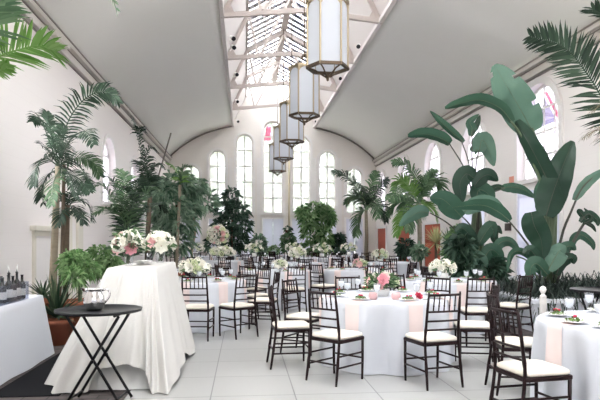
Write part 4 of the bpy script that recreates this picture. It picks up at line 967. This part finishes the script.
def fern(label, D, px, py, rx, ry, pr, ph, pm, m, seed, n=700):
    b = W(px, 240, D); o = plant('potted_fern', label, 'potted plant', (b.x, b.y, 0)); pot(o, (0, 0, 0), pr, ph, pm); r = random.Random(seed); k = D / F; mm = M()
    c = W(px, py, D) - o.location; M().tube([(0, 0, ph * .8), c], .03, 6).build('stems', 'stalk', o)
    for j in range(7): bushy(mm, c + V((r.uniform(-.6, .6) * rx * k, r.uniform(-.5, .5) * rx * k, r.uniform(-.7, .7) * ry * k)), (rx * k * .5, rx * k * .5, ry * k * .42), n // 7, .12, .026, r, droop=.5)
    mm.build('foliage', m, o)
fern('bright green fluffy fern in front of the palm trunks', 8.45, 80, 270, 18, 17, .27, .55, 'terra', 'leaf_fern', 1, 1100)
fern('bright green fern in a dark pot left of the tall draped bar', 9.5, 104, 261, 18, 14, .26, .5, 'darkpot', 'leaf_fern', 2, 1000)
# ------------------------------------------------------------------ big-leaved plants in the right planter
struct(fixn(M().poly([(4.45, 8.6), (XR, 8.6), (XR, 15.2), (4.45, 15.2)], [[(4.63, 8.78), (XR - .02, 8.78), (XR - .02, 15.02), (4.63, 15.02)]], lambda a, b, t: (a, b, t), .46).box((4.41, 8.56, .44), (4.67, 15.24, .50)).box((4.67, 8.56, .44), (XR, 8.82, .50)).build('planter_wall', 'plaster')))
struct(M().box((4.63, 8.78, .3), (XR - .02, 15.02, .36)).build('planter_floor', 'soil'))
def blade(o, D, pts, w, m, tw=0.0, fold=.25, shape=.62, label=None, slits=0, seed=0, ext=None):
    c = crv(PX(D, pts), 18); k = D / F; N = len(c) - 1; mm = M(); vs = []; r = random.Random(seed * 13 + len(pts)); cp = V((0, 0, H)); off = (-1, -.66, -.33, 0, .33, .66, 1)
    for i, p in enumerate(c):
        t = i / N; T = (c[min(i + 1, N)] - c[max(i - 1, 0)]).normalized(); vd = (p - cp).normalized(); S = T.cross(vd)
        S.normalize(); U = S.cross(T)
        S2 = S * math.cos(tw) + U * math.sin(tw); U2 = U * math.cos(tw) - S * math.sin(tw)
        ww = w * k / 2 * max(.03, math.sin(PI * (.04 + .95 * t) ** .8) ** shape)
        for q in off:
            wob = .06 * math.sin(9 * t * 3 + q * 2 + seed) * abs(q) + (r.uniform(-.04, .04) if abs(q) == 1 else 0)
            vs.append(p + S2 * ww * q + U2 * ww * (fold * abs(q) + wob) - o.location)
    n = len(off); fs = [(i * n + j, i * n + j + 1, (i + 1) * n + j + 1, (i + 1) * n + j) for i in range(N) for j in range(n - 1)]
    if slits:
        r2 = random.Random(seed); cut = {(r2.randint(4, N - 2), s) for s in (0, n - 2) for _ in range(slits)}; fs = [f for idx, f in enumerate(fs) if (idx // (n - 1), idx % (n - 1)) not in cut]
    mm.add(vs, fs); l = mm.build('leaf', m, o, True)
    rb = M().tube([p - o.location for p in c[:-1]], [.007 * (1 - .8 * i / N) * max(1, D / 12) for i in range(N)], 5).build('midrib', 'stalk_dark' if m == 'leaf_broad_dark' else 'stalk', l, True)
    if label: l['label'] = label
def stalk(o, D, pts, r0=.03, r1=.016, m='stalk'):
    c = crv(PX(D, pts), 14); M().tube(loc(o, c), [r0 + (r1 - r0) * i / 14 for i in range(15)], 7).build('stalk', m, o, True)
LB, LD, LP = 'leaf_broad', 'leaf_broad_dark', 'leaf_broad_pale'
D = 9.6; b = W(548, 240, D); o = thing('bird_of_paradise', 'tallest broad-leaved plant with one huge upright leaf, before the arched window', 'plant', (b.x, b.y, .36)); z0 = 283
stalk(o, D, [(550, z0), (552, 235), (556, 196), (545, 160), (532, 128)], .045, .02)
blade(o, D, [(533, 132), (522, 112), (508, 88), (494, 65, .2)], 36, LP, fold=.12, label='huge flat pale green leaf reaching highest', slits=2, seed=1, shape=.5)
blade(o, D - .1, [(558, 205), (545, 175), (528, 142), (514, 119, .2)], 20, LD, fold=.35, tw=.4, seed=2, shape=.4)
stalk(o, D, [(549, z0), (553, 250), (548, 222), (546, 205)], .04, .018)
blade(o, D - .15, [(546, 216), (552, 196), (562, 168), (573, 141, .2)], 30, LD, fold=.22, tw=-.2, seed=3, shape=.5)
stalk(o, D, [(547, z0), (551, 225), (540, 180), (524, 140), (511, 121)], .035, .016)
blade(o, D, [(512, 122), (500, 108), (480, 100), (462, 103), (445, 108)], 13, LB, fold=.4, tw=.5, seed=4, shape=.45)
stalk(o, D, [(546, z0), (545, 262), (537, 235), (532, 215)], .025, .014, 'stalk_dark')
blade(o, D - .3, [(531, 212), (534, 225), (541, 240), (543, 258)], 24, LD, fold=.15, seed=5, shape=.5)
stalk(o, D, [(552, z0), (562, 235), (571, 212), (581, 190), (592, 178)], .025, .012, 'stalk_dark')
blade(o, D, [(574, 200), (583, 186), (594, 176), (612, 166)], 12, LP, fold=.3, tw=.5, seed=6)
stalk(o, D, [(556, z0), (567, 255), (577, 235), (585, 222)], .03, .02, 'stalk_dark')
for pts, w in (([(580, 222), (588, 214), (597, 220), (598, 226)], 8), ([(586, 220), (580, 212), (578, 209)], 6), ([(584, 222), (592, 226), (596, 232)], 4), ([(583, 224), (592, 218), (584, 208)], 5)): blade(o, D - .05, pts, w, LD, seed=7, fold=.4)
stalk(o, D, [(554, z0), (562, 265), (570, 250)], .02, .012)
blade(o, D, [(570, 250), (574, 238), (582, 235), (592, 243), (594, 250)], 9, LB, seed=8, tw=.3)
blade(o, D - .3, [(557, 262), (563, 250), (570, 246), (576, 250)], 12, LB, seed=9)
blade(o, D - .4, [(548, 270), (556, 256), (560, 250), (562, 256)], 20, LP, seed=10, tw=.3)
blade(o, D - .4, [(548, 275), (537, 264), (531, 268), (530, 280)], 16, LB, seed=11)
blade(o, D - .3, [(545, 268), (534, 254), (529, 250), (523, 254)], 12, LD, seed=12)
blade(o, D - .35, [(556, 275), (562, 262), (572, 258), (574, 264)], 12, LD, seed=13)
stalk(o, D - .2, [(542, z0), (536, 258), (523, 238), (509, 221)], .022, .012, 'stalk_dark')
blade(o, D - .2, [(510, 221), (497, 211), (480, 205), (446, 208)], 15, LB, seed=14, fold=.2, tw=.35)
stalk(o, D - .2, [(540, z0), (528, 262), (516, 256)], .018, .01); blade(o, D - .2, [(535, 262), (522, 252), (512, 254), (507, 272)], 8, LB, seed=15, tw=.4)
for i, (x0, x1, zt) in enumerate(((546, 546, 215), (552, 556, 200), (550, 551, 215))): stalk(o, D + .05, [(x0, z0), ((x0 + x1) / 2, 245), (x1, zt)], .055, .03)
blade(o, D + .3, [(546, 225), (545, 205), (542, 190), (548, 172)], 18, LB, seed=16)

D = 12.8; b = W(477, 240, D); o = thing('bird_of_paradise', 'broad-leaved plant with thin dark stalks, left of the tallest one', 'plant', (b.x, b.y, .36)); z0 = 284
for i, x in enumerate((473, 478, 482)): stalk(o, D + .1 * i, [(x, z0), (x - 1, 245), (475 + i * 2, 212)], .09, .05, 'stalk')
for pts in ([(475, 240), (472, 195), (464, 168), (449, 143)], [(476, 240), (473, 190), (468, 160), (461, 140)], [(477, 240), (474, 200), (472, 160), (472, 134)], [(478, 240), (475, 200), (476, 165), (479, 150)], [(478, 240), (480, 205), (487, 195), (505, 188)], [(474, 250), (462, 236), (446, 222), (430, 213)], [(476, 240), (470, 225), (455, 210)]):
    stalk(o, D, pts, .022, .012, 'stalk_dark')
blade(o, D, [(450, 144), (440, 138), (424, 134), (408, 136)], 13, LB, fold=.5, tw=.5, seed=21, shape=.4, label='leaf rolled like a tube at the left')
blade(o, D, [(464, 142), (452, 132), (440, 121), (430, 111)], 8, LB, fold=.5, tw=.3, seed=22)
blade(o, D, [(471, 136), (472, 128), (470, 122), (479, 114)], 9, LB, fold=.3, seed=23); blade(o, D, [(472, 134), (477, 124), (480, 115)], 6, LD, fold=.3, seed=24)
blade(o, D, [(479, 152), (482, 140), (488, 148), (494, 166)], 18, LP, fold=.3, seed=25); blade(o, D, [(478, 150), (474, 150), (473, 152)], 10, LP, seed=26)
blade(o, D - .2, [(474, 178), (466, 174), (460, 184), (462, 202)], 18, LD, fold=.15, seed=27, shape=.45)
blade(o, D - .2, [(474, 186), (482, 177), (490, 175), (498, 181)], 15, LD, fold=.25, seed=28)
blade(o, D - .1, [(476, 200), (479, 190), (488, 194), (492, 206)], 17, LB, fold=.2, seed=29)
blade(o, D, [(501, 188), (512, 187), (524, 190), (536, 198)], 11, LB, fold=.35, tw=.4, seed=30)
blade(o, D, [(480, 196), (490, 190), (499, 187), (506, 190)], 7, LD, fold=.3, seed=31)
blade(o, D - .4, [(462, 217), (452, 207), (442, 199), (430, 198)], 22, LB, fold=.15, seed=32)
blade(o, D - .5, [(464, 212), (476, 204), (492, 203), (508, 216)], 17, LP, fold=.2, tw=.3, seed=33)
blade(o, D, [(429, 213), (420, 212), (410, 217), (399, 226)], 14, LP, fold=.25, tw=.25, seed=34)
blade(o, D - .3, [(478, 245), (486, 232), (492, 226), (494, 238)], 13, LB, seed=35); blade(o, D - .3, [(498, 246), (494, 236), (497, 228), (502, 234)], 8, LD, seed=36)
blade(o, D - .4, [(492, 256), (500, 243), (511, 242), (521, 254)], 11, LB, seed=37, tw=.3); blade(o, D - .5, [(482, 262), (490, 250), (498, 254), (502, 264)], 14, LB, seed=38)
blade(o, D - .5, [(472, 260), (462, 246), (454, 240), (450, 248)], 14, LD, seed=39); blade(o, D - .6, [(468, 270), (474, 258), (482, 260), (486, 270)], 14, LP, seed=40)
blade(o, D - .5, [(476, 250), (470, 236), (462, 228), (455, 232)], 13, LD, seed=41)
stalk(o, D, [(480, 275), (490, 250), (497, 240)], .02, .012)
def under(name, label, D, lumps, m, seed, L=.3, w=.11, n=260, z=.36):
    b = W(lumps[0][0], 240, D); o = thing(name, label, 'plant', (b.x, b.y, z)); r = random.Random(seed); mm = M(); k = D / F
    M().tube([(0, 0, 0), (0, 0, .5)], .04, 6).build('stem', 'stalk_dark', o)
    for x, y, rx, ry in lumps: bushy(mm, W(x, y, D) - o.location, (rx * k, min(rx, 12) * k, ry * k), n, L, w, r)
    mm.build('foliage', m, o); return o
under('leafy_shrub', 'dark leafy shrub around the foot of the thin-stalked broad-leaved plant', 12.4, [(476, 272, 14, 8), (492, 268, 8, 8), (466, 264, 8, 8), (462, 246, 6, 7), (486, 277, 12, 6)], 'leaf_ficus_dark', 3, .32, .13, 130)
under('leafy_shrub', 'lighter leafy shrub left of the thin-stalked broad-leaved plant', 13.6, [(455, 256, 6, 9), (460, 236, 5, 7)], 'leaf_ficus', 4, .26, .11, 130)
# cascading dark grass along the planter
def grass(name, label, cells, seed):
    r = random.Random(seed); m = M()
    for (x, y, z), n, L in cells:
        for i in range(n):
            a = r.uniform(0, 6.28); e = r.uniform(.3, 1.4); l = L * r.uniform(.6, 1.1); h = V((math.cos(a) * math.cos(e), math.sin(a) * math.cos(e), math.sin(e))); sd = h.cross(V((0, 0, 1))).normalized()
            q = [V((x + r.uniform(-.12, .12), y + r.uniform(-.12, .12), z))]
            for k in range(1, 6): q.append(q[-1] + (h - V((0, 0, k * k * .085))).normalized() * l / 5)
            vs = []
            for k in range(5): vs += [q[k] - sd * .007, q[k] + sd * .007]
            vs.append(q[5]); m.add(vs, [(0, 1, 3, 2), (2, 3, 5, 4), (4, 5, 7, 6), (6, 7, 9, 8), (8, 9, 10)])
    o = m.build(name, 'leaf_grass'); tag(o, label, 'grass', kind='stuff'); return o
grass('ornamental_grass', 'dark strappy grass spilling over the edge of the right planter', [((4.74 + .24 * i, 9.0 + .28 * (j), .36), 60, 1.0 - .04 * j) for i in range(7) for j in range(4)] + [((4.72, 8.95 + .4 * j, .4), 46, .62) for j in range(7)] + [((4.8 + .28 * j, 8.86, .42), 44, .75) for j in range(6)], 5)
# white post with ball finial
p = W(543, 240, 8.35); o = thing('finial_post', 'white post with a ball finial before the cascading planter', 'post', (p.x, p.y, 0))
M().box((-.05, -.05, 0), (.05, .05, .05)).box((-.036, -.036, .05), (.036, .036, .60)).build('shaft', 'trim', o)
M().lathe([(0, .60), (.045, .60), (.048, .62), (.024, .64), (.022, .655), (.038, .675), (.048, .71), (.038, .745), (0, .765)], 16).build('ball_finial', 'trim', o, True)
# ------------------------------------------------------------------ outside
def outtree(x, y, h, seed, src=None):
    if src is None:
        r = random.Random(seed); o = thing('garden_tree', 'pale leafy tree in the garden beyond the back windows', 'tree', (x, y, -.3), 0, 'garden trees outside')
        M().tube([(0, 0, 0), (.1, 0, h * .3), (0, .1, h * .7)], [.2, .16, .08], 8).build('trunk', 'bark', o, True); m = M()
        for k in range(16): bushy(m, (r.uniform(-1.1, 1.1), r.uniform(-1.0, 1.0), h * (.16 + .82 * k / 15)), (1.1, 1.1, .9), 60, .6, .36, r)
        m.build('foliage', 'leaf_out', o)
    else: o = copy_tree(src); o.location = (x, y, -.3)
    o.rotation_euler.z = seed; return o
t0 = outtree(-6.5, 40, 12, 1)
for i, (x, y) in enumerate(((-2.2, 41), (2.0, 39.8), (6.2, 41), (10.4, 40), (14.5, 41.5), (-10.8, 41), (-4.2, 47), (.2, 47.5), (4.4, 47), (8.6, 47), (12.8, 48), (-8.5, 47))): outtree(x, y, 12, i * 1.3, t0)
t0['label'] = 'pale leafy tree in the garden beyond the back windows'
# ------------------------------------------------------------------ light
w = bpy.data.worlds.new('world'); SC.world = w; w.use_nodes = True; nt = w.node_tree; bg = nt.nodes['Background']
bg.inputs[0].default_value = (1, .99, .985, 1); bg.inputs[1].default_value = 1.0
def sky_portal(loc_, rot, sx, sy):
    l = bpy.data.lights.new('sky_portal', 'AREA'); l.shape = 'RECTANGLE'; l.size = sx; l.size_y = sy; l.cycles.is_portal = True
    o = bpy.data.objects.new('sky_portal', l); COL.objects.link(o); o.location = loc_; o.rotation_euler = rot
sky_portal((RX, 13.5, 10.05), (0, 0, 0), 3.2, 35)
for c, w_, z0, zs in WRW: sky_portal((XR + .35, c, (z0 + zs + w_) / 2), (0, PI / 2, 0), zs + w_ - z0, 2 * w_)
for c, w_, z0, zs in WLW: sky_portal((XL - .35, c, (z0 + zs + w_) / 2), (0, -PI / 2, 0), zs + w_ - z0, 2 * w_)
for a, w_, z0, zs in bspec: 
    sky_portal((a, YB + .35, (z0 + zs + w_) / 2), (-PI / 2, 0, 0), 2 * w_, zs + w_ - z0); sky_portal((a, YN - .35, (z0 + zs + w_) / 2), (PI / 2, 0, 0), 2 * w_, zs + w_ - z0)
vs_ = SC.view_settings; SC.display_settings.display_device = 'sRGB'; vs_.view_transform = 'Standard'; vs_.look = 'None'; vs_.gamma = 1; vs_.use_curve_mapping = False
vs_.exposure = 4.3
SC.cycles.max_bounces = 16; SC.cycles.diffuse_bounces = 12; SC.cycles.transparent_max_bounces = 24; SC.cycles.caustics_reflective = False; SC.cycles.caustics_refractive = False
SC.cycles.sample_clamp_indirect = 8; SC.cycles.use_denoising = True
